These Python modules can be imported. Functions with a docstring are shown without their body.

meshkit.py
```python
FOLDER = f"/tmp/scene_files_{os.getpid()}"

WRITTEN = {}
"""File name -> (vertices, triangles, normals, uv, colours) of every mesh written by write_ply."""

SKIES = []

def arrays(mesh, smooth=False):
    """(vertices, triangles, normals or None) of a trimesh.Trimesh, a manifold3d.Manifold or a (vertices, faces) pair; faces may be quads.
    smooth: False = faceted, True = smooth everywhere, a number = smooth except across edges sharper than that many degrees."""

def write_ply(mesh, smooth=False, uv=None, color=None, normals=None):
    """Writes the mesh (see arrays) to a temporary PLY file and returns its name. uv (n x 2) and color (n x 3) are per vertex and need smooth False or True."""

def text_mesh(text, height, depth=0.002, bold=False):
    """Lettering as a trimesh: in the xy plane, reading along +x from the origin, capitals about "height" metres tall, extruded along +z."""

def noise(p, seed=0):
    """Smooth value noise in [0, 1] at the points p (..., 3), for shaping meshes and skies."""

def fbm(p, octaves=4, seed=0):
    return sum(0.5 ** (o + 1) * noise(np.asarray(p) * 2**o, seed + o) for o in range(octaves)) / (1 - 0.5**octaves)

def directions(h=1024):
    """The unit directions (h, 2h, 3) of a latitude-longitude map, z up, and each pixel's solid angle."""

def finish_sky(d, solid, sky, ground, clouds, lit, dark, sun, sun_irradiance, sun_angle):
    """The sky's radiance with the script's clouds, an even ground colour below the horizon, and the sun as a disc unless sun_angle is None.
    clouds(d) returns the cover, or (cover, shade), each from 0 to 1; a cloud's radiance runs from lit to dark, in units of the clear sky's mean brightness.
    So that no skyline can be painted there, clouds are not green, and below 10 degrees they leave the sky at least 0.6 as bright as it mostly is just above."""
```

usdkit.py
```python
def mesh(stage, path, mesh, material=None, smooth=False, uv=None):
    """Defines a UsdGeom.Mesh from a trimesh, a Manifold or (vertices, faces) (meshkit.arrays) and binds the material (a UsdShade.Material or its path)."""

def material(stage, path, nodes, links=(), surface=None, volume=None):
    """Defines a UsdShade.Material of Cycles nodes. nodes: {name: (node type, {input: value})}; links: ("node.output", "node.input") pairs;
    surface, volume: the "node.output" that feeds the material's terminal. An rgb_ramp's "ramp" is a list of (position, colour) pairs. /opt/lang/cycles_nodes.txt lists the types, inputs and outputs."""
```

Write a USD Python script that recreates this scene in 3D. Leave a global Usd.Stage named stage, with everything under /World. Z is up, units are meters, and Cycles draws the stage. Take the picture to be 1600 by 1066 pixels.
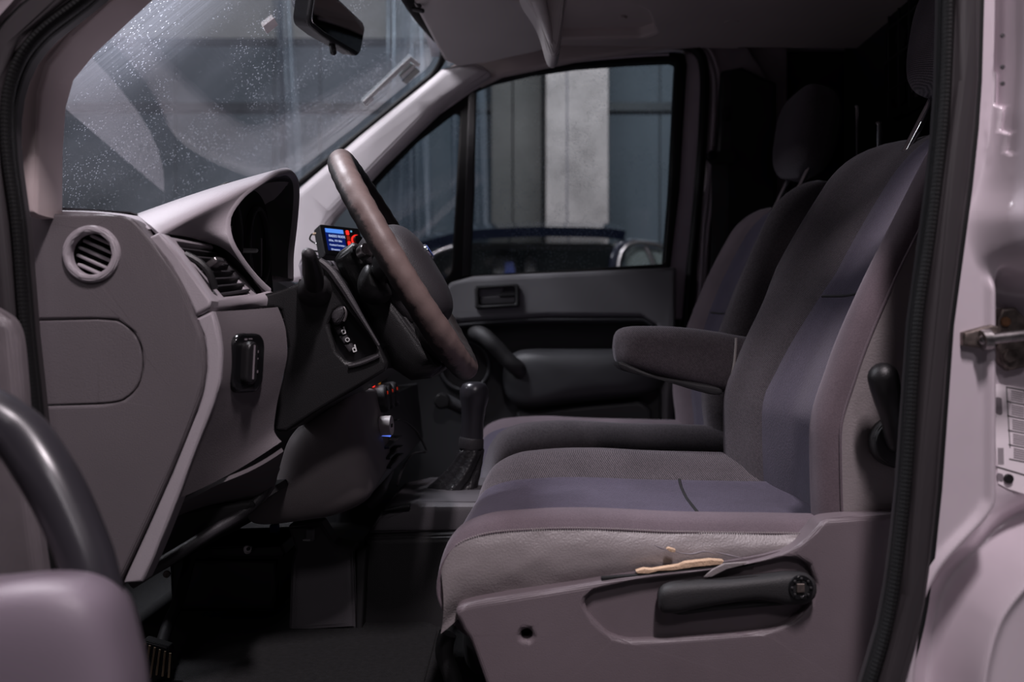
import math, random
import numpy as np
import trimesh, usdkit, meshkit
import mapbox_earcut as earcut
import shapely.geometry as sg
from shapely import affinity
from scipy.interpolate import PchipInterpolator, CubicSpline
from pxr import Usd, UsdGeom, UsdLux, Gf, Sdf, Vt

stage = Usd.Stage.CreateInMemory()
UsdGeom.SetStageUpAxis(stage, UsdGeom.Tokens.z)
UsdGeom.SetStageMetersPerUnit(stage, 1.0)
UsdGeom.Xform.Define(stage, '/World')
UsdGeom.Scope.Define(stage, '/World/Looks')
random.seed(7); rng = np.random.default_rng(7)

# ------------------------------------------------------------------ camera, light, exposure
F, CY, CZ = 1500.0, -1.75, 0.47            # focal length in pixels of a 1600 wide frame; lens at (0, CY, CZ)
cam = UsdGeom.Camera.Define(stage, '/World/camera')
cam.AddTranslateOp().Set(Gf.Vec3d(0, CY, CZ)); cam.AddRotateXYZOp().Set(Gf.Vec3f(90, 0, 0))
cam.CreateHorizontalApertureAttr(36.0); cam.CreateVerticalApertureAttr(36.0 * 1066 / 1600)
cam.CreateFocalLengthAttr(F / 1600 * 36)
cam.CreateClippingRangeAttr(Gf.Vec2f(0.02, 200))
cam.CreateFStopAttr(4.0); cam.CreateFocusDistanceAttr(1.38)
cam.CreateExposureAttr(0.06)

dome = UsdLux.DomeLight.Define(stage, '/World/ambient_dome')  # dim ambient light from all sides
dome.CreateIntensityAttr(0.004); dome.CreateColorAttr(Gf.Vec3f(0.85, 0.9, 1.0))

def area_light(name, pos, target, w, h, power, color):
    l = UsdLux.RectLight.Define(stage, '/World/' + name)
    l.CreateWidthAttr(w); l.CreateHeightAttr(h); l.CreateIntensityAttr(power); l.CreateColorAttr(Gf.Vec3f(*color))
    z = np.array(pos, float) - np.array(target, float); z /= np.linalg.norm(z)
    x = np.cross([0, 0, 1.0], z); x = np.array([1.0, 0, 0]) if np.linalg.norm(x) < 1e-6 else x / np.linalg.norm(x)
    y = np.cross(z, x)
    l.AddTransformOp().Set(Gf.Matrix4d(*x, 0, *y, 0, *z, 0, *map(float, pos), 1))
    return l
# unseen lamps, placed for the light they cast on cabin and garage
area_light('unseen_lamp_beside', (0.36, -2.05, 2.75), (0.15, -0.6, 0.3), 0.14, 0.4, 350, (1.0, 0.89, 0.95))  # out of view, placed to light the seat side and rear pillar
area_light('added_fill_behind', (0.30, -3.6, 2.7), (0.1, -0.2, 0.4), 0.3, 0.35, 38, (1.0, 0.92, 0.98))  # added fill for the knee panel and footwell
area_light('unseen_lamp_front', (-1.2, 0.15, 2.6), (-0.4, 0.1, 0.6), 0.25, 0.6, 165, (1.0, 0.93, 0.98))  # out of view, placed to light the instrument hood and far front pillar
area_light('unseen_lamp_ahead', (-2.6, 0.1, 2.1), (-0.2, 0.2, 0.6), 0.6, 0.25, 52, (1.0, 0.93, 0.98))  # out of view, placed to light the passenger backrest through the windscreen
area_light('unseen_lamp_far', (0.5, 3.6, 3.3), (0.3, 6.2, 0.8), 2.4, 0.3, 26, (0.86, 0.93, 1.0))  # out of view, placed to light the far wall

# ------------------------------------------------------------------ helpers
def A(px, py, Y):                           # the point of the plane at depth Y that the photograph shows at px, py
    d = Y - CY
    return np.array([(px - 800) * d / F, Y, CZ - (py - 533) * d / F])
def S(Y): return (Y - CY) / F               # metres per pixel at depth Y

used = {}
def free(parent, name):
    base = f'{parent}/{name}'
    n = used.get(base, 0); used[base] = n + 1
    return base if n == 0 else f'{base}_{n:03d}'
class Thing:
    def __init__(self, path, loc): self.path, self.loc = path, np.array(loc, float)
def keys(prim, label=None, cat=None, group=None, kind=None):
    for k, v in (('label', label), ('category', cat), ('group', group), ('kind', kind)):
        if v: prim.SetCustomDataByKey(k, v)
def thing(name, label=None, cat=None, loc=(0, 0, 0), group=None, kind=None):
    p = free('/World', name)
    x = UsdGeom.Xform.Define(stage, p); x.AddTranslateOp().Set(Gf.Vec3d(*map(float, loc)))
    keys(x.GetPrim(), label, cat, group, kind)
    return Thing(p, loc)
def tri(m):
    if isinstance(m, list): m = join(m)
    v, f, _ = meshkit.arrays(m); return v, f
def join(ms):
    vs, fs, n = [], [], 0
    for m in ms:
        v, f = tri(m); vs.append(v); fs.append(f + n); n += len(v)
    return np.vstack(vs), np.vstack(fs)
SOFT = {'knee_panel', 'height_lever', 'armrest', 'wiper_stalk', 'column_shroud', 'hub_cover', 'mirror_knob', 'door_pocket', 'column_panel', 'side_shield', 'upper_panel', 'hinge_post', 'shelf_end', 'box_body'}
def part(name, mesh, mat, parent, label=None, smooth=38, kind=None):
    v, f = tri(mesh)
    p = free(parent.path, name)
    if smooth == 38 and name in SOFT: smooth = 75
    m = usdkit.mesh(stage, p, (v - parent.loc, f), mat, smooth=smooth)
    keys(m.GetPrim(), label, kind=kind)
    return Thing(p, parent.loc)
def solo(name, mesh, mat, label=None, cat=None, group=None, kind=None, smooth=38):
    v, f = tri(mesh)
    p = free('/World', name)
    m = usdkit.mesh(stage, p, (v, f), mat, smooth=smooth)
    keys(m.GetPrim(), label, cat, group, kind)
    return Thing(p, (0, 0, 0))

def spline(pts, n, closed=False):
    """A smooth curve through the points, n samples evenly by length."""
    p = np.asarray(pts, float)
    if closed: p = np.vstack([p, p[:1]])
    t = np.r_[0, np.cumsum(np.linalg.norm(np.diff(p, axis=0), axis=1) ** 0.6)]
    c = CubicSpline(t, p, bc_type='periodic') if closed else PchipInterpolator(t, p) if len(p) > 2 else (lambda s: p[0] + (p[1] - p[0]) * (s / t[-1])[:, None])
    q = c(np.linspace(0, t[-1], max(400, 4 * n)))
    L = np.r_[0, np.cumsum(np.linalg.norm(np.diff(q, axis=0), axis=1))]
    s = np.linspace(0, L[-1], n + 1)[:-1] if closed else np.linspace(0, L[-1], n)
    return np.stack([np.interp(s, L, q[:, k]) for k in range(q.shape[1])], 1)
def rnd(poly, r):                            # rounds a plan outline's corners
    p = poly if hasattr(poly, 'buffer') else sg.Polygon(poly)
    p = p.buffer(0)
    q = p.buffer(-r, quad_segs=6).buffer(2 * r, quad_segs=6).buffer(-r, quad_segs=6)
    q = q.simplify(r * 0.01)
    return max(q.geoms, key=lambda g: g.area) if hasattr(q, 'geoms') else q
def dense(ring, step):
    out = []
    for a, b in zip(ring, np.roll(ring, -1, 0)):
        k = max(1, int(np.linalg.norm(b - a) / step))
        out += [a + (b - a) * i / k for i in range(k)]
    return np.array(out)
def plate_uv(poly, t, r=0.0, n=3, back=True):
    """A plate: a shapely polygon (holes allowed) in u, v; back at w=0, front at w=t with its edges rounded by r."""
    if not hasattr(poly, 'exterior'): poly = sg.Polygon(poly)
    poly = sg.polygon.orient(poly.buffer(0) if not poly.is_valid else poly)
    if hasattr(poly, 'geoms'): poly = max(poly.geoms, key=lambda g: g.area)
    V, index, fs = [], {}, []
    def vid(x, y, w):
        k = (round(x, 7), round(y, 7), round(w, 7))
        if k not in index: index[k] = len(V); V.append((x, y, w))
        return index[k]
    polys = lambda g: [p for p in getattr(g, 'geoms', [g]) if p.geom_type == 'Polygon' and p.area > 1e-10]
    rings = lambda p: [np.array(g.coords)[:-1] for g in (p.exterior, *p.interiors)]
    def fill(p, w):
        rs = rings(sg.polygon.orient(p)); xy = np.ascontiguousarray(np.vstack(rs))
        tr = earcut.triangulate_float64(xy, np.cumsum([len(q) for q in rs]).astype(np.uint32)).reshape(-1, 3).astype(int)
        w = w if callable(w) else (lambda x, y, w_=w: w_)
        ids = np.array([vid(x, y, w(x, y)) for x, y in xy]); return ids[tr]
    w1 = t - r if r > 0 else t
    for g in rings(poly):
        a_ = [vid(x, y, 0.0) for x, y in g]; b_ = [vid(x, y, w1) for x, y in g]
        for i in range(len(g)):
            j = (i + 1) % len(g); fs += [(a_[i], a_[j], b_[j]), (a_[i], b_[j], b_[i])]
    cur, wc = [poly], w1
    if r > 0:
        for ang in np.linspace(0, math.pi / 2, n + 1)[1:]:
            ins, w2, nxt = r * (1 - math.cos(ang)), t - r + r * math.sin(ang), []
            inner = [p for p in polys(poly.buffer(-ins, quad_segs=3))]
            for p in cur:
                mine = [q for q in inner if p.intersects(q.representative_point())]
                if not mine: fs += [tuple(x) for x in fill(p, wc)]; continue
                on_in = {(round(x, 7), round(y, 7)) for q in mine for g in rings(q) for x, y in g}
                band_rings = rings(p)
                holes_ = [np.array(q.exterior.coords)[:-1] for q in mine]
                # outer ring against the inset exteriors; each hole of p against the matching (grown) hole
                band = p
                for q in mine: band = band.difference(q)
                for bp in polys(band):
                    fs += [tuple(x) for x in fill(bp, lambda x, y: w2 if (round(x, 7), round(y, 7)) in on_in else wc)]
                nxt += mine
            cur, wc = nxt, w2
    for p in cur: fs += [tuple(x) for x in fill(p, wc)]
    if back: fs += [tuple(x[::-1]) for x in fill(poly, 0.0)]
    return np.array(V), np.array(fs, int)
def place(m, o, x, y, z=None):
    v, f = tri(m); x, y = np.asarray(x, float), np.asarray(y, float); z = np.cross(x, y) if z is None else np.asarray(z, float)
    return np.asarray(o) + v[:, :1] * x + v[:, 1:2] * y + v[:, 2:] * z, f
def px_poly(pts, Y):
    p = np.array([A(x, y, Y) for x, y in pts]); return sg.Polygon(p[:, [0, 2]])
def slab(pts, Y, thick, r=0.003, round_px=0, n=3, holes=(), smooth_n=0):
    """A plate facing the open door (-y): outline in photo pixels at depth Y of its front; it goes back to Y + thick."""
    if smooth_n: pts = spline(pts, smooth_n, True)
    poly = px_poly(pts, Y) if not hasattr(pts, 'exterior') else pts
    if round_px: poly = rnd(poly, round_px * S(Y))
    for h in holes: poly = poly.difference(h if hasattr(h, 'exterior') else rnd(px_poly(h[0], Y), h[1] * S(Y)) if isinstance(h, tuple) else px_poly(h, Y))
    if hasattr(poly, 'geoms'): poly = max(poly.geoms, key=lambda g: g.area)
    return place(plate_uv(poly, thick, r, n), (0, Y + thick, 0), (1, 0, 0), (0, 0, 1), (0, -1, 0))
def sheet(P, closed_v=False):
    P = np.asarray(P, float); m, n = P.shape[:2]
    i, j = np.meshgrid(np.arange(m - 1), np.arange(n if closed_v else n - 1), indexing='ij'); j2 = (j + 1) % n
    a, b, c, d = i * n + j, i * n + j2, (i + 1) * n + j2, (i + 1) * n + j
    return P.reshape(-1, 3), np.vstack([np.c_[a.ravel(), b.ravel(), c.ravel()], np.c_[a.ravel(), c.ravel(), d.ravel()]])
def loft(rings, caps=True):
    R = np.asarray(rings, float); v, f = sheet(R, True); m, n = R.shape[:2]
    if caps:
        v = np.vstack([v, R[0].mean(0), R[-1].mean(0)]); k = np.arange(n); k2 = (k + 1) % n
        f = np.vstack([f, np.c_[k2, k, np.full(n, m * n)], np.c_[(m - 1) * n + k, (m - 1) * n + k2, np.full(n, m * n + 1)]])
    return v, f
def thick_sheet(P, t, vec=None):
    """A sheet given as a grid, made solid by a second skin t metres behind along its normals."""
    P = np.asarray(P, float); du = np.gradient(P, axis=0); dv = np.gradient(P, axis=1)
    n = np.cross(du, dv); n /= np.maximum(np.linalg.norm(n, axis=2, keepdims=True), 1e-12)
    Q = P - n * t if vec is None else P + np.asarray(vec)
    rim = lambda a, b: sheet(np.stack([a, b]))
    return join([sheet(P), sheet(Q[:, ::-1]), rim(P[0], Q[0]), rim(P[-1], Q[-1]), rim(P[:, 0], Q[:, 0]), rim(P[:, -1], Q[:, -1])])
def sweep(path, section, closed=False, up=None, scale=None):
    """section (k, 2) swept along path (n, 3) with little twist; scale: per-point factor."""
    p = np.asarray(path, float); n = len(p)
    t = np.roll(p, -1, 0) - np.roll(p, 1, 0) if closed else np.gradient(p, axis=0)
    t /= np.maximum(np.linalg.norm(t, axis=1, keepdims=True), 1e-12)
    if up is None:
        u = np.cross(t[0], [0, 0, 1.0] if abs(t[0][2]) < 0.9 else [1.0, 0, 0]); U = []
        for k in range(n):
            u = u - t[k] * (u @ t[k]); u /= np.linalg.norm(u); U.append(u)
        U = np.array(U)
    else:
        up = np.broadcast_to(np.asarray(up, float), p.shape); U = np.cross(up, t); U /= np.maximum(np.linalg.norm(U, axis=1, keepdims=True), 1e-12)
    W = np.cross(t, U)
    s = np.ones(n) if scale is None else np.asarray(scale, float)
    sec = np.asarray(section, float)
    R = p[:, None] + (U[:, None] * sec[None, :, :1] + W[:, None] * sec[None, :, 1:]) * s[:, None, None]
    if closed: return sheet(np.concatenate([R, R[:1]]), True)
    return loft(R)
def circle(r, n=12, ry=None, a0=0):
    a = np.linspace(0, 2 * math.pi, n, endpoint=False) + a0; return np.c_[np.cos(a) * r, np.sin(a) * (r if ry is None else ry)]
def tube(pts, r, n=12, m=None):
    p = spline(pts, m or 8 * len(pts)) if len(pts) > 2 else np.linspace(pts[0], pts[1], m or 4)
    if np.ndim(r): r = np.interp(np.linspace(0, 1, len(p)), np.linspace(0, 1, len(r)), r)
    return sweep(p, circle(1, n), scale=np.broadcast_to(r, (len(p),)))
def capsule(pts, r, n=14, m=None):
    """A tube with round ends."""
    p = spline(pts, m or 8 * len(pts)) if len(pts) > 2 else np.linspace(pts[0], pts[1], m or 8)
    r = np.interp(np.linspace(0, 1, len(p)), np.linspace(0, 1, len(np.atleast_1d(r))), np.atleast_1d(r))
    t0 = (p[0] - p[1]) / np.linalg.norm(p[0] - p[1]); t1 = (p[-1] - p[-2]) / np.linalg.norm(p[-1] - p[-2])
    a = np.linspace(math.pi / 2 * 0.97, 0.25, 5)
    P = np.vstack([[p[0] + t0 * r[0] * math.sin(x) for x in a], p, [p[-1] + t1 * r[-1] * math.sin(x) for x in a[::-1]]])
    R = np.r_[[r[0] * math.cos(x) for x in a], r, [r[-1] * math.cos(x) for x in a[::-1]]]
    return sweep(P, circle(1, n), scale=R)
def rbox(c, size, r, ax=None, seg=3):
    """A box with rounded edges."""
    h = np.array(size, float) / 2; r = min(r, h.min() * 0.999)
    s = trimesh.creation.icosphere(2, 1.0).vertices
    pts = np.concatenate([s * r + np.array([i, j, k]) * (h - r) for i in (-1, 1) for j in (-1, 1) for k in (-1, 1)])
    m = trimesh.convex.convex_hull(pts)
    v = np.array(m.vertices)
    if ax is not None: v = v @ np.asarray(ax, float)
    return v + np.asarray(c), np.array(m.faces)
def pillow(pts, Y, depth, p=2.5, n=110, rings=14, back=0.0):
    """A padded form: outline in photo pixels at depth Y, its face swelling towards the door by depth; p larger = flatter with rounder edges."""
    o = np.array([A(x, y, Y) for x, y in spline(pts, n, True)]); g = sg.Polygon(o[:, [0, 2]]).centroid; c = np.array([g.x, Y, g.y])
    R = [c + (o - c) * .86 + np.array([0, back, 0])] if back else []
    for a in np.linspace(0, math.pi / 2 * .985, rings):
        R.append(c + (o - c) * math.cos(a) ** (2 / p) - np.array([0, depth, 0]) * math.sin(a) ** (2 / p))
    return loft(R)
def xloft(rows, Y, half, pw=.65, n=36, m=48):
    """A bar along x: rows (px, py of its top, py of its foot, share of the half depth) at depth Y."""
    q = spline(np.array(rows, float), m); out = []; a = np.linspace(0, 2 * math.pi, n, endpoint=False); sq = lambda c: np.sign(c) * np.abs(c) ** pw
    for px, y0, y1, k in q:
        c0, c1 = A(px, y0, Y), A(px, y1, Y); mid, hz = (c0 + c1) / 2, (c0[2] - c1[2]) / 2
        out.append(np.stack([np.full(n, mid[0]), mid[1] + sq(np.cos(a)) * half * k, mid[2] + sq(np.sin(a)) * hz], 1))
    return loft(out)
def cat(*sides): return [tuple(p) for q in sides for p in (spline(q, max(2, 8 * len(q))) if len(q) > 2 else np.array(q, float))]
def disc(c, r, t, axis=(0, -1, 0), bevel=0.001, n=32, rin=0):
    """A round plate whose front faces along axis, its back at c."""
    z = np.asarray(axis, float); z /= np.linalg.norm(z)
    x = np.cross([0, 0, 1.0], z); x = np.array([1.0, 0, 0]) if np.linalg.norm(x) < 1e-6 else x / np.linalg.norm(x)
    p = sg.Polygon(circle(r, n), [circle(rin, n)] if rin else [])
    return place(plate_uv(p, t, bevel), c, x, np.cross(z, x), z)
def quad_frame(TL, TR, BL):
    u, v = TR - TL, TL - BL
    return u / np.linalg.norm(u), v / np.linalg.norm(v), np.linalg.norm(u), np.linalg.norm(v)
def sstep(x, a, b):
    t = np.clip((np.asarray(x, float) - a) / (b - a), 0, 1); return t * t * (3 - 2 * t)

# ------------------------------------------------------------------ materials
def mat(name, color, rough=0.5, metal=0.0, spec=0.5, bump=None, var=None, **extra):
    """bump = (scale, height in metres); var = (scale, strength of the tone's variation)."""
    nodes = {'g': ('geometry', {}), 'p': ('principled_bsdf', dict(base_color=color, roughness=rough, metallic=metal, specular_ior_level=spec, **extra))}
    links = []
    if bump:
        nodes['bn'] = ('noise_texture', dict(scale=bump[0], detail=2.0)); nodes['b'] = ('bump', dict(strength=1.0, distance=bump[1]))
        links += [('g.position', 'bn.vector'), ('bn.fac', 'b.height'), ('b.normal', 'p.normal')]
    if var:
        c = np.array(color)
        nodes['vn'] = ('noise_texture', dict(scale=var[0], detail=4.0, roughness=0.6))
        nodes['vr'] = ('rgb_ramp', dict(ramp=[(0.3, tuple(c * (1 - var[1]))), (0.7, tuple(np.minimum(c * (1 + var[1]), 1)))]))
        links += [('g.position', 'vn.vector'), ('vn.fac', 'vr.fac'), ('vr.color', 'p.base_color')]
    return usdkit.material(stage, '/World/Looks/' + name, nodes, links, surface='p.BSDF')
def emit(name, color, strength):
    return usdkit.material(stage, '/World/Looks/' + name, {'e': ('emission', dict(color=color, strength=strength))}, surface='e.emission')
def fabric(name, c1, c2, scale, height=0.0004, twill=True, rot=0.8):
    nodes = {'g': ('geometry', {}), 'm': ('mapping', dict(rotation=(0.3, rot, 0.4))),
             'w': ('wave_texture', dict(scale=scale, distortion=1.5, detail=1.0, detail_scale=2.0)),
             'n': ('noise_texture', dict(scale=scale * 2.2, detail=2.0)), 'k': ('mix_float', dict(fac=0.5 if twill else 0.92)),
             'n2': ('noise_texture', dict(scale=14.0, detail=4.0)), 'r': ('rgb_ramp', dict(ramp=[(0.25, c1), (0.75, c2)])),
             'mr': ('map_range', dict(from_min=0.3, from_max=0.7, to_min=0.86, to_max=1.1)),
             'mm': ('mix_color', dict(blend_type='multiply', fac=1.0)),
             'b': ('bump', dict(strength=1.0, distance=height)),
             'p': ('principled_bsdf', dict(roughness=0.9, specular_ior_level=0.2, sheen_weight=0.25, sheen_roughness=0.5, sheen_tint=(0.9, 0.85, 0.95)))}
    links = [('g.position', 'm.vector'), ('m.vector', 'w.vector'), ('m.vector', 'n.vector'), ('g.position', 'n2.vector'),
             ('w.fac', 'k.a'), ('n.fac', 'k.b'), ('k.result', 'r.fac'), ('n2.fac', 'mr.value'), ('r.color', 'mm.a'), ('mr.result', 'mm.b'),
             ('mm.result', 'p.base_color'), ('k.result', 'b.height'), ('b.normal', 'p.normal')]
    return usdkit.material(stage, '/World/Looks/' + name, nodes, links, surface='p.BSDF')
def glass(name, ior=1.6, tint=(0.9, 0.93, 0.94), dust=0.02, specks=True, dirt_scale=3.0, flare_patch=None):
    nodes = {'g': ('geometry', {}), 't': ('transparent_bsdf', dict(color=tint)), 'gl': ('glossy_bsdf', dict(color=(1, 1, 1), roughness=0.0)), 'f': ('fresnel', dict(IOR=ior)),
             'mx': ('mix_closure', {}), 'd': ('translucent_bsdf', dict(color=(0.66, 0.74, 0.88))),
             'n': ('noise_texture', dict(scale=dirt_scale, detail=5.0)), 'nm': ('map_range', dict(from_min=0.35, from_max=0.75, to_min=dust * 0.4, to_max=dust * 2.0, clamp=True)),
             'v': ('voronoi_texture', dict(scale=170.0)), 'vm': ('map_range', dict(from_min=0.13, from_max=0.22, to_min=0.95 if specks else 0.0, to_max=0.0, clamp=True)),
             'n3': ('noise_texture', dict(scale=9.0, detail=3.0)), 'n3m': ('map_range', dict(from_min=0.42, from_max=0.58, to_min=0.0, to_max=1.0, clamp=True)),
             'mu': ('math', dict(math_type='multiply')), 'ad': ('math', dict(math_type='add', use_clamp=True)), 'm2': ('mix_closure', {})}
    links = [('f.fac', 'mx.fac'), ('t.BSDF', 'mx.closure1'), ('gl.BSDF', 'mx.closure2'), ('g.position', 'n.vector'), ('n.fac', 'nm.value'),
             ('g.position', 'v.vector'), ('v.distance', 'vm.value'), ('g.position', 'n3.vector'), ('n3.fac', 'n3m.value'), ('vm.result', 'mu.value1'), ('n3m.result', 'mu.value2'),
             ('nm.result', 'ad.value1'), ('mu.value', 'ad.value2'), ('ad.value', 'm2.fac'), ('mx.closure', 'm2.closure1'), ('d.BSDF', 'm2.closure2')]
    if flare_patch:                                    # painted lamp flare: streaked haze with denser dust specks; centre, radius, strength
        nodes.update({'dv': ('vector_math', dict(math_type='distance', vector2=flare_patch[0])), 'pm': ('map_range', dict(range_type='smoothstep', from_min=flare_patch[1], from_max=0.0, to_min=0.0, to_max=1.0, clamp=True)),
                      'mp': ('mapping', dict(rotation=(0.0, 0.9, 0.5), scale=(6.0, 170.0, 6.0))), 'sn': ('noise_texture', dict(scale=1.0, detail=4.0)), 'sm': ('map_range', dict(from_min=0.35, from_max=0.75, to_min=0.55, to_max=1.0, clamp=True)),
                      'pk': ('math', dict(math_type='multiply')), 'ps': ('math', dict(math_type='multiply', value2=flare_patch[2])), 'ad2': ('math', dict(math_type='add', use_clamp=True)),
                      'sp1': ('math', dict(math_type='multiply_add', value2=0.75, value3=0.25)), 'sp2': ('math', dict(math_type='multiply'))})
        links = [l for l in links if l not in (('ad.value', 'm2.fac'), ('mu.value', 'ad.value2'))]
        links += [('g.position', 'dv.vector1'), ('dv.value', 'pm.value'), ('g.position', 'mp.vector'), ('mp.vector', 'sn.vector'), ('sn.fac', 'sm.value'), ('pm.result', 'pk.value1'), ('sm.result', 'pk.value2'),
                  ('pk.value', 'ps.value1'), ('ad.value', 'ad2.value1'), ('ps.value', 'ad2.value2'), ('ad2.value', 'm2.fac'), ('pm.result', 'sp1.value1'), ('mu.value', 'sp2.value1'), ('sp1.value', 'sp2.value2'), ('sp2.value', 'ad.value2')]
    return usdkit.material(stage, '/World/Looks/' + name, nodes, links, surface='m2.closure')

M = {}
M['dash'] = mat('dash_grey', (0.115, 0.100, 0.108), 0.55, bump=(900, 0.0004), var=(5, 0.08))
M['dash_light'] = mat('dash_light_grey', (0.36, 0.325, 0.35), 0.5, bump=(900, 0.0003), var=(6, 0.06))
M['dash_brown'] = mat('knee_panel_grey', (0.19, 0.165, 0.17), 0.6, bump=(900, 0.0004), var=(5, 0.08))
M['pillar_trim'] = mat('pillar_trim', (0.52, 0.43, 0.43), 0.6, bump=(700, 0.0002), var=(8, 0.05))
M['pillar_far'] = mat('pillar_trim_far', (0.50, 0.46, 0.47), 0.6, bump=(700, 0.0002), var=(8, 0.05))
M['black'] = mat('black_plastic', (0.010, 0.0095, 0.0105), 0.42, bump=(800, 0.0003))
M['black_soft'] = mat('black_soft_plastic', (0.018, 0.017, 0.0185), 0.6, bump=(800, 0.0004))
M['black_gloss'] = mat('black_gloss', (0.008, 0.008, 0.009), 0.15)
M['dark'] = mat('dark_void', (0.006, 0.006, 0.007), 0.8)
M['charcoal'] = mat('charcoal_plastic', (0.035, 0.032, 0.036), 0.5, bump=(700, 0.0004), var=(6, 0.08))
M['door_grey'] = mat('door_grey', (0.20, 0.195, 0.205), 0.55, bump=(700, 0.0004), var=(5, 0.06))
M['door_black'] = mat('door_black', (0.036, 0.036, 0.040), 0.5, bump=(700, 0.0004), var=(5, 0.1))
M['rubber'] = mat('black_rubber', (0.006, 0.006, 0.0065), 0.6, spec=0.3)
M['rubber_grey'] = mat('seal_lip', (0.035, 0.030, 0.033), 0.5, var=(8, 0.1))
M['paint'] = mat('silver_paint', (0.64, 0.56, 0.61), 0.36, metal=0.1, coat_weight=0.6, coat_roughness=0.08, var=(7, 0.05))
M['paint_dirty'] = mat('silver_paint_worn', (0.42, 0.36, 0.39), 0.4, metal=0.3, coat_weight=0.4, coat_roughness=0.15, var=(12, 0.16))
M['steel'] = mat('worn_steel', (0.45, 0.42, 0.42), 0.32, metal=1.0, var=(90, 0.35))
M['steel_dark'] = mat('rusty_steel', (0.20, 0.165, 0.15), 0.45, metal=0.8, var=(70, 0.55))
M['rust'] = mat('rust', (0.16, 0.075, 0.035), 0.8, var=(120, 0.4))
M['chrome'] = mat('chrome', (0.75, 0.75, 0.77), 0.12, metal=1.0)
M['vinyl'] = mat('seat_vinyl', (0.235, 0.207, 0.210), 0.42, bump=(420, 0.0005), var=(9, 0.10))
M['vinyl_dark'] = mat('seat_vinyl_dark', (0.05, 0.048, 0.052), 0.45, bump=(420, 0.0006), var=(9, 0.10))
M['shield'] = mat('seat_shield', (0.155, 0.125, 0.138), 0.45, bump=(900, 0.0003), var=(7, 0.08))
M['twill'] = fabric('seat_twill', (0.022, 0.018, 0.021), (0.115, 0.097, 0.106), 150)
M['velour'] = fabric('seat_velour', (0.036, 0.030, 0.048), (0.078, 0.066, 0.100), 160, 0.0005, False)
M['strip'] = fabric('seat_strip', (0.105, 0.080, 0.093), (0.145, 0.112, 0.128), 260, 0.0003, False)
M['foam'] = mat('foam', (0.58, 0.40, 0.27), 0.9, bump=(600, 0.001), var=(90, 0.15))
M['thread'] = mat('thread', (0.30, 0.27, 0.26), 0.8)
M['carpet'] = mat('carpet', (0.009, 0.009, 0.010), 0.95, bump=(500, 0.003), var=(120, 0.5))
M['headliner'] = mat('headliner', (0.50, 0.43, 0.42), 0.85, bump=(500, 0.0005), var=(4, 0.07))
M['visor'] = mat('visor_vinyl', (0.58, 0.54, 0.53), 0.6, bump=(600, 0.0004), var=(5, 0.05))
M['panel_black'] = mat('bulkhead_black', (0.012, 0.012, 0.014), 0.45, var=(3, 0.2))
M['mirror'] = mat('mirror_glass', (0.55, 0.55, 0.54), 0.02, metal=1.0)
M['white'] = mat('white_plastic', (0.75, 0.68, 0.68), 0.4)
M['sticker'] = mat('sticker_paper', (0.88, 0.80, 0.84), 0.5)
M['ink'] = mat('ink', (0.05, 0.045, 0.05), 0.6)
M['ink_grey'] = mat('ink_grey', (0.22, 0.19, 0.21), 0.6)
M['icon'] = mat('icon_white', (0.65, 0.65, 0.65), 0.5)
M['grab'] = mat('grab_handle_black', (0.03, 0.028, 0.034), 0.28)
M['door_arm'] = mat('door_armrest_grey', (0.19, 0.155, 0.19), 0.5, bump=(900, 0.0003))
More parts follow.
